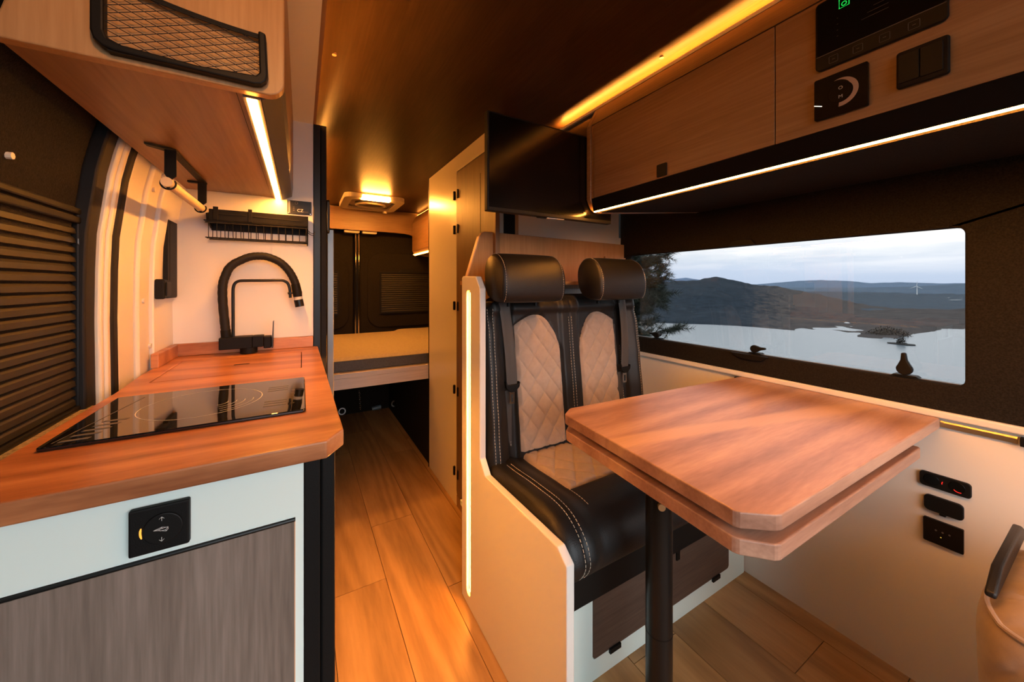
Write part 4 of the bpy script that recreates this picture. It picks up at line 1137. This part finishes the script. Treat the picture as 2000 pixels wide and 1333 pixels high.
# roof vent above the bed, unseen spot added to light the overhead cupboard's end
def roof_vent(label, cx, ya, sgn):
    """ya: the edge with the light bar; the frame goes on from there in direction sgn"""
    t = thing('roof_vent', label, 'vent', (cx, ya + sgn*.235, ZC))
    x0, x1 = cx - .21, cx + .21
    y0, y1 = sorted((ya, ya + sgn*.47))
    lo_, hi_ = (.075, .045) if sgn > 0 else (.045, .075)
    MB().prism(rrect(x0, x1, y0, y1, .06), 'z', ZC - .034, ZC - .0005, [rrect(x0 + .055, x1 - .055, y0 + lo_, y1 - hi_, .05)]).build('frame', M_CREAMP, t, bevel=.012, seg=3)
    MB().prism(rrect(x0 + .056, x1 - .056, y0 + lo_ + .001, y1 - hi_ - .001, .05), 'z', ZC - .020, ZC - .001).build('lens', M_SMOKE, t, bevel=.006)
    MB().tube([(cx + .105*math.cos(q*math.pi/16), (y0+y1)/2 + sgn*.04 + .085*math.sin(q*math.pi/16), ZC - .026) for q in range(32)], .010, 8, closed=True).build('grip_ring', M_CREAMP, t, smooth=True)
    yk = y1 - .03 if sgn > 0 else y0 + .03
    MB().tube([(cx + .14, yk, ZC - .034), (cx + .14, yk, ZC - .05)], .018, 12).build('handle_knob', M_CREAMP, t, smooth=True)
    b0, b1 = sorted((ya - sgn*.004, ya + sgn*.058))
    MB().prism(rrect(cx - .10, cx + .10, b0, b1, .012), 'z', ZC - .038, ZC - .012).build('light_bar', M_LED_VENT, t, bevel=.004)
roof_vent('cream roof vent with a glowing light bar above the bed', .472, 2.765, 1)
rl = thing('added_spot_lamp', 'small black unseen spot added to light the end of the overhead cupboard', 'lamp', (-.06, .12, 1.667))
MB().tube([(-.06, .12, 1.6675), (-.06, .12, 1.660)], .022, 20).build('base', M_BLACK, rl, smooth=True)
MB().tube([(-.06, .12, 1.661), (-.06, .12, 1.60), (-.062, .14, 1.575)], .005, 10).build('neck', M_BLACK, rl, smooth=True)
MB().tube([(-.062, .135, 1.575), (-.064, .150, 1.574), (-.068, .185, 1.570)], [.012, .020, .022], 18).build('shade', M_BLACK, rl, smooth=True)
ld = bpy.data.lights.new('added_spot_bulb', 'SPOT'); ld.energy = SPOT_W; ld.color = (1, .40, .09); ld.spot_size = math.radians(95); ld.spot_blend = .7; ld.shadow_soft_size = .02
lo_ = bpy.data.objects.new('added_spot_bulb', ld); COL.objects.link(lo_); lo_.parent = rl
lo_.location = Vector((-.068, .19, 1.570)) - Vector(rl['base'])
lo_.rotation_euler = (Vector((-.12, .65, 1.52)) - Vector((-.068, .19, 1.570))).to_track_quat('-Z', 'Y').to_euler()

# blinds in the rear doors
def rear_blind(x0, x1, label, n=18):
    t = thing('rear_blind', label, 'blind', ((x0+x1)/2, 3.375, 1.04))
    z0, z1 = .874, 1.222
    base = None; h = (z1 - z0)/n
    MB().box(x0 - .012, x0, 3.366, 3.3775, z0 - .012, z1 + .012).box(x1, x1 + .012, 3.366, 3.3775, z0 - .012, z1 + .012).box(x0, x1, 3.366, 3.3775, z1, z1 + .012).box(x0, x1, 3.366, 3.3775, z0 - .012, z0).build('frame', M_BLACK, t)
    for k in range(n):
        if base is None:
            base = MB().prism([(3.376, z0 + .001), (3.369, z0 + .002), (3.370, z0 + h*.5), (3.3765, z0 + h*.95)], 'x', x0, x1).build('slat', M_BLIND, t)
        else:
            c_ = base.copy(); COL.objects.link(c_); c_.location = (0, 0, h*k)
    xm = (x0 + x1)/2
    MB().prism([(xm - .09, z1 + .012), (xm - .07, z1 + .030), (xm - .03, z1 + .036), (xm + .03, z1 + .036), (xm + .05, z1 + .012)], 'y', 3.364, 3.377).build('grip', M_BLACK, t)
    return t
rear_blind(.615, 1.10, 'dark louvred blind in the rear door right of the bright bars')
rear_blind(-.12, .262, 'dark louvred blind in the rear door behind the low grey post')

# things under the bed
def lashing(px_):
    return MB().tube([(px_[0] + .022*math.cos(q*math.pi/8), px_[1] + .004*math.sin(q*math.pi/8), px_[2] + .022*math.sin(q*math.pi/8)) for q in range(16)], .006, 6, closed=True)
e1 = (0.2655,3.0,0.1693); e2 = (0.6892,3.2,0.1007)
o = tag(lashing(e1).build('lashing_ring', M_GREYM, smooth=True, origin=e1), 'grey lashing ring under the bed close to the worktop corner', 'ring')
o = tag(lashing(e2).build('lashing_ring', M_GREYM, smooth=True, origin=e2), 'dim lashing ring under the bed near the cream wall', 'ring')
c1, c2 = (0.372,2.9,0.3323), (0.3809,2.9,0.1944)
ch = thing('hanging_chain', 'thin bright chain hanging below the bed frame', 'chain', c1)
for i in range(9):
    p = Vector(c1).lerp(Vector(c2), (i + .5)/9); L_ = (Vector(c2) - Vector(c1)).length/9*.62
    ax_ = (1, 0) if i % 2 else (0, 1)
    MB().tube([(p.x + .006*math.cos(q*math.pi/5)*ax_[0], p.y + .006*math.cos(q*math.pi/5)*ax_[1], p.z + L_*math.sin(q*math.pi/5)) for q in range(10)], .0022, 5, closed=True).build('link', M_CHROME, ch)
h1, h2 = (0.4953,3.1,0.1196), (0.5622,3.1,0.1248)
o = tag(MB().tube([h1, Vector(h1).lerp(Vector(h2), .5), h2], [.014, .018, .016], 10).build('grip_handle', M_BLUE, smooth=True, origin=h1), 'small blue grey handle lying in the dark under the bed', 'handle')

# passenger seat at the lower right corner
ps = thing('passenger_seat', 'quilted beige seat with a black edge in the corner below the sockets', 'seat', (1.25, -.05, .2))
def pblock(u, v):
    # rounded block: superellipse cross-section swept in height
    a = 2*math.pi*u
    c_, s_ = math.cos(a), math.sin(a)
    e_ = .50
    x = 1.203 + .215 * math.copysign(abs(c_)**e_, c_)
    y = -.042 + .200 * math.copysign(abs(s_)**e_, s_)
    t = v
    k_ = 1.0
    if t < .62: z = .12 + (.50-.12)*t/.62; k_ = .93 + .07*smooth01(t/.62)
    else:
        q = (t - .62)/.38; z = .50 + .092*math.sin(q*math.pi/2); k_ = 1 - .98*(1-math.cos(q*math.pi/2))
    x = 1.203 + (x - 1.203)*k_; y = -.042 + (y + .042)*k_
    if t > .1: 
        qd = quilt(x*1.0 + z*.3, y + z*.9, .085, .10)
        z += .011*qd*(1 if t > .62 else 0); x -= .010*qd*(0 if t > .62 else 1)*(1 if c_ < 0 else -1)
    return (x, y, z)
MB().grid(pblock, 120, 80).build('cushion', M_SUEDE, ps, smooth=True, angle=80)
ring_ = [Vector(pblock(u/60, .70)) for u in range(60)]
MB().tube([p + Vector((0, 0, .001)) for p in ring_], .0045, 8, closed=True).build('piping', M_SUEDE, ps, smooth=True)
MB().prism([(1.06, .562), (1.37, .562), (1.37, .585), (1.345, .598), (1.12, .598), (1.06, .572)], 'y', .128, .142).build('black_edge_cover', M_LEATHER, ps, bevel=.004, seg=3, smooth=True)
MB().box(1.03, 1.39, -.22, .12, .001, .125).build('pedestal', M_BLACK, ps, bevel=.01)
MB().box(.968, .985, .120, .140, .405, .425).build('release_tab', M_RED, ps, bevel=.003)
# ================================================================== OUTSIDE
def land(name, col, rows, seed=0, rough=.9, nscale=.02, amp=1.0, col2=None, sub=14, tex=.6, cover=None):
    """terrain from rows of points, near row first, each row a line across the view; natural spline between"""
    n = len(rows[0]); g = []
    dense = []
    for r in rows:
        r = [Vector(p) for p in r]; out = []
        for i in range(len(r)-1):
            for k in range(sub): out.append(r[i].lerp(r[i+1], k/sub))
        out.append(r[-1]); dense.append(out)
    V = []; nr = 10
    for a, b in zip(dense, dense[1:]):
        for k in range(nr): V.append([p.lerp(q, k/nr) for p, q in zip(a, b)])
    V.append(dense[-1])
    m = MB(); w = len(V[0])
    for j, R in enumerate(V):
        for i, p in enumerate(R):
            d = p.length
            h_ = amp * d * .004 * (noise.noise(Vector((p.x*nscale, p.y*nscale, seed))) + .6*noise.noise(Vector((p.x*nscale*4, p.y*nscale*4, seed+3))))
            if j == 0: h_ = 0
            m.v.append((p.x, p.y, p.z + h_))
    for j in range(len(V)-1):
        for i in range(w-1):
            a = j*w+i; m.f.append((a, a+1, a+w+1, a+w))
    mt_, nt, out = new_mat(name + '_ground')
    b = N(nt, 'ShaderNodeBsdfPrincipled'); b.inputs['Roughness'].default_value = rough; b.inputs['Specular IOR Level'].default_value = .1
    t = N(nt, 'ShaderNodeTexCoord'); nn = N(nt, 'ShaderNodeTexNoise'); nn.inputs['Scale'].default_value = nscale*6; nn.inputs['Detail'].default_value = 8; nn.inputs['Roughness'].default_value = .7
    nt.links.new(t.outputs['Object'], nn.inputs['Vector'])
    r = N(nt, 'ShaderNodeValToRGB'); c2 = col2 or tuple(c*(1+tex) for c in col)
    r.color_ramp.elements[0].position = .38; r.color_ramp.elements[0].color = (*col, 1)
    r.color_ramp.elements[1].position = .66; r.color_ramp.elements[1].color = (*c2, 1)
    nt.links.new(nn.outputs['Fac'], r.inputs[0]); colour = r.outputs[0]
    if cover:       # the wood gives way to dry grass along the ridge
        r2 = N(nt, 'ShaderNodeValToRGB'); r2.color_ramp.elements[0].position = .38; r2.color_ramp.elements[0].color = (*cover[0], 1); r2.color_ramp.elements[1].position = .66; r2.color_ramp.elements[1].color = (*cover[1], 1)
        nt.links.new(nn.outputs['Fac'], r2.inputs[0])
        at_ = N(nt, 'ShaderNodeAttribute', attribute_name='cover')
        ad = N(nt, 'ShaderNodeMath', operation='MULTIPLY_ADD'); ad.inputs[1].default_value = .9; nt.links.new(nn.outputs['Fac'], ad.inputs[0]); nt.links.new(at_.outputs['Fac'], ad.inputs[2])
        mr = N(nt, 'ShaderNodeMapRange'); mr.inputs['From Min'].default_value = .85; mr.inputs['From Max'].default_value = 1.05; nt.links.new(ad.outputs[0], mr.inputs['Value'])
        mx = N(nt, 'ShaderNodeMixRGB'); nt.links.new(mr.outputs[0], mx.inputs[0]); nt.links.new(colour, mx.inputs[1]); nt.links.new(r2.outputs[0], mx.inputs[2]); colour = mx.outputs[0]
    nt.links.new(colour, b.inputs['Base Color']); nt.links.new(b.outputs[0], out.inputs[0])
    o = m.build(name, mt_, smooth=True, angle=80)
    if cover:
        at2 = o.data.attributes.new('cover', 'FLOAT', 'POINT')
        at2.data.foreach_set('value', [smooth01((i % w) / (w - 1) * 1.6 - .22) for i in range(len(m.v))])
    return struct(o)
# lake: water surface 24 m below the van
LZ = -24.0
m_, nt_, out_ = new_mat('lake_water')
b_ = N(nt_, 'ShaderNodeBsdfPrincipled'); b_.inputs['Base Color'].default_value = (.16, .19, .22, 1); b_.inputs['Roughness'].default_value = .28; b_.inputs['Specular IOR Level'].default_value = .9
t_ = N(nt_, 'ShaderNodeTexCoord'); mp_ = N(nt_, 'ShaderNodeMapping'); mp_.inputs['Scale'].default_value = (.05, .22, .1); mp_.inputs['Rotation'].default_value = (0, 0, math.radians(25))
n_ = N(nt_, 'ShaderNodeTexNoise'); n_.inputs['Scale'].default_value = 2.5; n_.inputs['Detail'].default_value = 6
bp_ = N(nt_, 'ShaderNodeBump'); bp_.inputs['Strength'].default_value = .5; bp_.inputs['Distance'].default_value = .25
nt_.links.new(t_.outputs['Object'], mp_.inputs[0]); nt_.links.new(mp_.outputs[0], n_.inputs['Vector']); nt_.links.new(n_.outputs['Fac'], bp_.inputs['Height']); nt_.links.new(bp_.outputs[0], b_.inputs['Normal']); nt_.links.new(b_.outputs[0], out_.inputs[0])
lake = struct(MB().add([(14, -900, LZ), (1500, -900, LZ), (1500, 1100, LZ), (14, 1100, LZ)], [(0, 1, 2, 3)]).build('lake', m_))
# near shore below the van, falling away to the water
bank = struct(MB().prism([(1.9, -1.2), (6, -3.6), (30, -25), (30, -27), (1.9, -4)], 'y', -80, 90).build('bank', plain('bank_earth', (.05, .05, .03), .95, vary=.4, vscale=2)))
land('hill_shore', (.011, .018, .027), [  # bluish haze is mixed into the wood's base colours
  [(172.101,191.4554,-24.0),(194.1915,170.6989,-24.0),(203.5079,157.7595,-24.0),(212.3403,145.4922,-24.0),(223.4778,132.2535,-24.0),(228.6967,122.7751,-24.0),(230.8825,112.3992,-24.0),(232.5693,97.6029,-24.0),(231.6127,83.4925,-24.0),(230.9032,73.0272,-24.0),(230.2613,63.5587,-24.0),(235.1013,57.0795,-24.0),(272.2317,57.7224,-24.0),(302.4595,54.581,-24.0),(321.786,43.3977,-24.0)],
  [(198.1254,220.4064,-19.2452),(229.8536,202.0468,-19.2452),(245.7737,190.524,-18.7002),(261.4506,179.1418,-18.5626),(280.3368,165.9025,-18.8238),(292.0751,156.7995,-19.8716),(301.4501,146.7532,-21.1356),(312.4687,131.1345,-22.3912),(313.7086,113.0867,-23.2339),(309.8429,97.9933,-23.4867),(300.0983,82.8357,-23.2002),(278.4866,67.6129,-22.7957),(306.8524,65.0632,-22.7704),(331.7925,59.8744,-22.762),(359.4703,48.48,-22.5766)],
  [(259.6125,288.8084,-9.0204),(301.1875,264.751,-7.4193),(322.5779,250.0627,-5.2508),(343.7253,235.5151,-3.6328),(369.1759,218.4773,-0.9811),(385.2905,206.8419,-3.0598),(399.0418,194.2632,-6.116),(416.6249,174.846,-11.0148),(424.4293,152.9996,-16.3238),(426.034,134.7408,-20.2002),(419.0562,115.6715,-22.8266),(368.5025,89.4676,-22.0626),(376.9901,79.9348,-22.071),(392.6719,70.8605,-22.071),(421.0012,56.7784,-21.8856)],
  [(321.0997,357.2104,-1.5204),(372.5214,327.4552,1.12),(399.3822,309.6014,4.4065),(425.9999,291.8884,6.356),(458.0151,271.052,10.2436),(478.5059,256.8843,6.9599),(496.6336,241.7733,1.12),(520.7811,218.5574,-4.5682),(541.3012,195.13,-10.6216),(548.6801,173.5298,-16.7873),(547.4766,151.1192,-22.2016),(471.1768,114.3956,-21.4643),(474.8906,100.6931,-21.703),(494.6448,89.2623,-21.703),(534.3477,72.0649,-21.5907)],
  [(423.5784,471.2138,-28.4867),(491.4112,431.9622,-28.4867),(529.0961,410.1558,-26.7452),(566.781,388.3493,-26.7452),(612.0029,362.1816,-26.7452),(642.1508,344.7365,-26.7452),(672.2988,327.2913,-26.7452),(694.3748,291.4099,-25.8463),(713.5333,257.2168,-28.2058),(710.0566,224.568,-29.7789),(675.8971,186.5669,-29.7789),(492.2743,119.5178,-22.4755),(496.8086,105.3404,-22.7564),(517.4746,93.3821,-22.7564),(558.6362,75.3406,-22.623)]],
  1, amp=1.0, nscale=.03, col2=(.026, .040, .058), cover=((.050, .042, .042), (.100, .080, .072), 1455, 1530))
land('hill_plain', (.040, .056, .076), [  # haze over the plain is put into its blue-grey colours
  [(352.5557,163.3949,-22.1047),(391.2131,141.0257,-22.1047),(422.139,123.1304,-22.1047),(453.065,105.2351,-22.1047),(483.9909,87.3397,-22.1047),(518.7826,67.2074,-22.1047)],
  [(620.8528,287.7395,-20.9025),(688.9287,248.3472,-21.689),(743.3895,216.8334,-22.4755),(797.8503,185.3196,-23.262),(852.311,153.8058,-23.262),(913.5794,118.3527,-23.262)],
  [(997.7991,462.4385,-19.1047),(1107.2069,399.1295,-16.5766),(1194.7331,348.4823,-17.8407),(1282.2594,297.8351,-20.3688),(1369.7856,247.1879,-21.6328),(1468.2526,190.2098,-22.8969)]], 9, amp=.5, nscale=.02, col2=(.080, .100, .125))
land('hill_middle', (.075, .110, .160), [  # base colours carry the blue of the haze at this distance
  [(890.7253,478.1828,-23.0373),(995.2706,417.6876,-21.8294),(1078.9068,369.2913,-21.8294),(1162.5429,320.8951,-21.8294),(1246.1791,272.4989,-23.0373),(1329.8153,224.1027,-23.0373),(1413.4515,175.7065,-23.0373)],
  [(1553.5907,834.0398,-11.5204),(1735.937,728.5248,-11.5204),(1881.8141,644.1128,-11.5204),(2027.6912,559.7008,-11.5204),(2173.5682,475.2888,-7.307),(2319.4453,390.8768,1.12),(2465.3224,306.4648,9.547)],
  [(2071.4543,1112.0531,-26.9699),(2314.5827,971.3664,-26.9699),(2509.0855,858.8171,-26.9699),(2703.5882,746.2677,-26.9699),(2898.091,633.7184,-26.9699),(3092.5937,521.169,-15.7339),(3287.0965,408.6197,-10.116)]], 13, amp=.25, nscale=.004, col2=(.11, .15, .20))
land('mountain_ridge', (.12, .175, .26), [  # paler blue stands in for thicker haze
  [(2692.8906,1445.669,-35.3969),(2882.5307,1335.9334,-31.7452),(3072.1709,1226.1978,-31.7452),(3198.5977,1153.0407,-31.7452),(3388.2379,1043.3051,-31.7452),(3514.6647,970.148,-31.7452),(3704.3049,860.4124,-31.7452),(3957.1584,714.0983,-31.7452),(4336.4388,494.627,-31.7452)],
  [(3728.6177,2001.6955,-8.9924),(3991.1964,1849.7539,11.2324),(4253.7751,1697.8123,36.5133),(4428.8276,1596.5179,46.6256),(4691.4063,1444.5763,36.5133),(4866.4588,1343.2819,16.2885),(5129.0375,1191.3403,21.3447),(5479.1425,988.7514,11.2324),(6004.2999,684.8682,21.3447)],
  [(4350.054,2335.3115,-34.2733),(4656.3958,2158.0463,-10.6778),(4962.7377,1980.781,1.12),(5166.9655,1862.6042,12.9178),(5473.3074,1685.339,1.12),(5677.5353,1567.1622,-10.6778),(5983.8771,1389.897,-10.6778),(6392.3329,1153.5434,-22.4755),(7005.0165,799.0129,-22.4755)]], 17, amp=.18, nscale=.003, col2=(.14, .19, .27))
land('mountain_far', (.14, .21, .33), [  # strongest haze tint, painted as the ground colour
  [(2827.0975,2754.4321,-30.9025),(3104.2639,2594.0493,-30.9025),(3242.8471,2513.8579,-30.9025),(3335.2359,2460.397,-30.9025),(3473.8191,2380.2055,-30.9025),(3750.9855,2219.8227,-30.9025),(4120.5408,2005.979,-30.9025)],
  [(3422.2759,3334.3126,52.8054),(3757.7931,3140.1649,65.7267),(3925.5517,3043.0911,91.5694),(4037.3908,2978.3753,65.7267),(4205.1494,2881.3014,85.1088),(4540.6667,2687.1538,26.9627),(4988.023,2428.2903,1.12)],
  [(3868.6597,3769.2229,1.12),(4247.9401,3549.7517,1.12),(4437.5802,3440.0161,15.7267),(4564.007,3366.859,15.7267),(4753.6472,3257.1234,15.7267),(5132.9276,3037.6522,-13.4867),(5638.6347,2745.0239,-28.0935)]], 21, amp=.1, nscale=.002, col2=(.15, .22, .34))

# pine tree close to the window
def tri_needles(mb, p, d, L, n, w, rnd):
    d = d.normalized()
    for _ in range(n):
        v = Vector((rnd.gauss(0, 1), rnd.gauss(0, 1), rnd.gauss(0, 1)))
        v = (v - d*v.dot(d)).normalized()
        q = (d*rnd.uniform(.35, .9) + v*rnd.uniform(.5, 1)).normalized() * L * rnd.uniform(.7, 1.15)
        s_ = q.cross(Vector((rnd.gauss(0, 1), rnd.gauss(0, 1), 1))).normalized() * w
        b0 = p + d*rnd.uniform(-.06, .06)
        mb.add([b0 - s_, b0 + s_, b0 + q], [(0, 1, 2)])
rnd = random.Random(11)
T0 = Vector((4.919,5.4722,1.12))
pine = thing('pine_tree', 'dark green pine tree outside beyond the window next to the seat', 'tree', (T0.x, T0.y, -3.4))
MB().tube([(T0.x, T0.y, -3.4), (T0.x + .05, T0.y, 0), (T0.x - .03, T0.y + .05, 2.2), (T0.x, T0.y, 4.2)], [.16, .13, .09, .02], 10).build('trunk', plain('pine_bark', (.07, .045, .03), .9, vary=.3, vscale=9), pine, smooth=True)
M_NEEDLE = plain('pine_needles', (.030, .042, .026), .7, vary=.4, vscale=3)
view = Vector((.96, -.26, 0))
def branch(root, tip, seed):
    rr = random.Random(seed); m = MB(); tw = MB()
    root, tip = Vector(root), Vector(tip)
    mid = root.lerp(tip, .5) + Vector((0, 0, -.10))
    path = [root, mid, tip]
    tw.tube(catmull(path, 5), [.022 - .0016*i for i in range(11)], 6)
    cp = catmull(path, 10)
    for i in range(3, len(cp)):
        d = (cp[min(i+1, len(cp)-1)] - cp[i-1]).normalized()
        for s_ in range(3):
            sd = (d*rr.uniform(.4, 1) + Vector((rr.gauss(0, .6), rr.gauss(0, .6), rr.gauss(.15, .45)))).normalized()
            L = rr.uniform(.10, .30)
            e_ = cp[i] + sd*L
            tw.tube([cp[i], e_], [.006, .003], 4)
            for k in range(4): tri_needles(m, cp[i].lerp(e_, .35 + .2*k), sd, .115, 15, .0036, rr)
    b_ = tw.build('branch', MATS['pine_bark'], pine)
    stuff(m.build('needles', M_NEEDLE, b_))
tips = [(5.6484,4.3569,1.6113),(5.536,4.4219,1.5279),(5.4077,4.4962,1.6391),(5.6163,4.3755,1.3796),(5.5521,4.4126,1.0829),(5.6724,4.343,0.9717),(5.4718,4.459,1.222),(5.5842,4.394,0.7863),(5.4558,4.4683,0.6194),(5.52,4.4312,0.4155),(5.3916,4.5055,0.8975),(5.3114,4.5519,1.4537),(5.6965,4.329,0.3413),(5.4077,4.4962,0.2023),(5.2632,4.5797,0.7121),(5.2312,4.5983,1.1756),(5.2953,4.5612,0.3413)]
for k, tpt in enumerate(tips):
    tpt = Vector(tpt) + Vector((0, rnd.uniform(-.3, .3), 0))
    branch((T0.x, T0.y, tpt.z - .12), tpt, 100 + k)
for k in range(16):       # the rest of its crown, on the sides away from the window
    a = rnd.uniform(.9, 3.6); z = rnd.uniform(-1.2, 4.0); L = rnd.uniform(.8, 1.5)*(1 - max(0, z)/6)
    branch((T0.x, T0.y, z), (T0.x + L*math.cos(a), T0.y + L*math.sin(a), z + .1), 300 + k)

# wind turbine on the plain
wt0 = Vector((1169.934,247.2971,-21.3519)); wt1 = Vector((1169.934,247.2971,-3.3744))
wt = thing('wind_turbine', 'tiny white wind turbine far off on the blue plain', 'turbine', tuple(wt0))
M_TW = plain('turbine_white', (.80, .80, .80), .5)
MB().tube([wt0, wt1], [.9, .55], 8).build('tower', M_TW, wt, smooth=True)
MB().tube([wt1 + Vector((-2.2, 0, .6)), wt1 + Vector((1.4, 0, .6))], .8, 8).build('nacelle', M_TW, wt, smooth=True)
for q in (95, 215, 335):
    dr_ = Vector((0, math.cos(math.radians(q)), math.sin(math.radians(q))))
    MB().tube([wt1 + Vector((-2.4, 0, .6)), wt1 + Vector((-2.4, 0, .6)) + dr_*4, wt1 + Vector((-2.4, 0, .6)) + dr_*11], [.3, .55, .12], 5).build('blade', M_TW, wt, smooth=True)
# islet with a bush in the lake, shore bushes
M_BUSH = plain('bush_leaves', (.030, .026, .022), .9, vary=.4, vscale=1)
def bush(name, label, c0, rx, rz, seed, n=380, leaf=.35, mat=None):
    rr = random.Random(seed); t = thing(name, label, 'bush', tuple(c0)); m = MB()
    for _ in range(n):
        d = Vector((rr.gauss(0, 1), rr.gauss(0, 1), abs(rr.gauss(0, 1)))).normalized()
        k = rr.uniform(.55, 1.0); p = Vector(c0) + Vector((d.x*rx*k, d.y*rx*k, d.z*rz*k))
        a = Vector((rr.gauss(0, 1), rr.gauss(0, 1), rr.gauss(0, 1))).normalized()*leaf; b = d.cross(a).normalized()*leaf*.6
        m.add([p - a, p + b, p + a, p - b], [(0, 1, 2, 3)])
    stuff(m.build('foliage', mat or M_BUSH, t))
    MB().tube([Vector(c0) - Vector((0, 0, .5)), Vector(c0) + Vector((0, 0, rz*.6))], [rx*.08, rx*.03], 6).build('stem', MATS['pine_bark'], t)
isl = (217.7946,50.588,-24.0)
MB().prism([(isl[0] + 2.6*math.cos(q*.5236)*(1 + .25*math.sin(q*2.1)), isl[1] + 4.2*math.sin(q*.5236)) for q in range(12)], 'z', LZ - .5, LZ + .35).build('islet_ground', plain('islet_earth', (.035, .032, .03), .95))['kind'] = 'structure'
bush('islet_bush', 'small dark bush on an islet in the lake', (isl[0], isl[1], LZ + .3), 1.7, 3.6, 3, n=260, leaf=.28)
sh = (253.7702,63.4295,-24.6974)
bush('shore_tree', 'brown rounded bare tree at the tip of the shore', (sh[0], sh[1], sh[2] - 1), 9, 6, 5, n=1400, leaf=.45, mat=plain('bare_twigs', (.085, .062, .046), .9, vary=.35, vscale=.6))
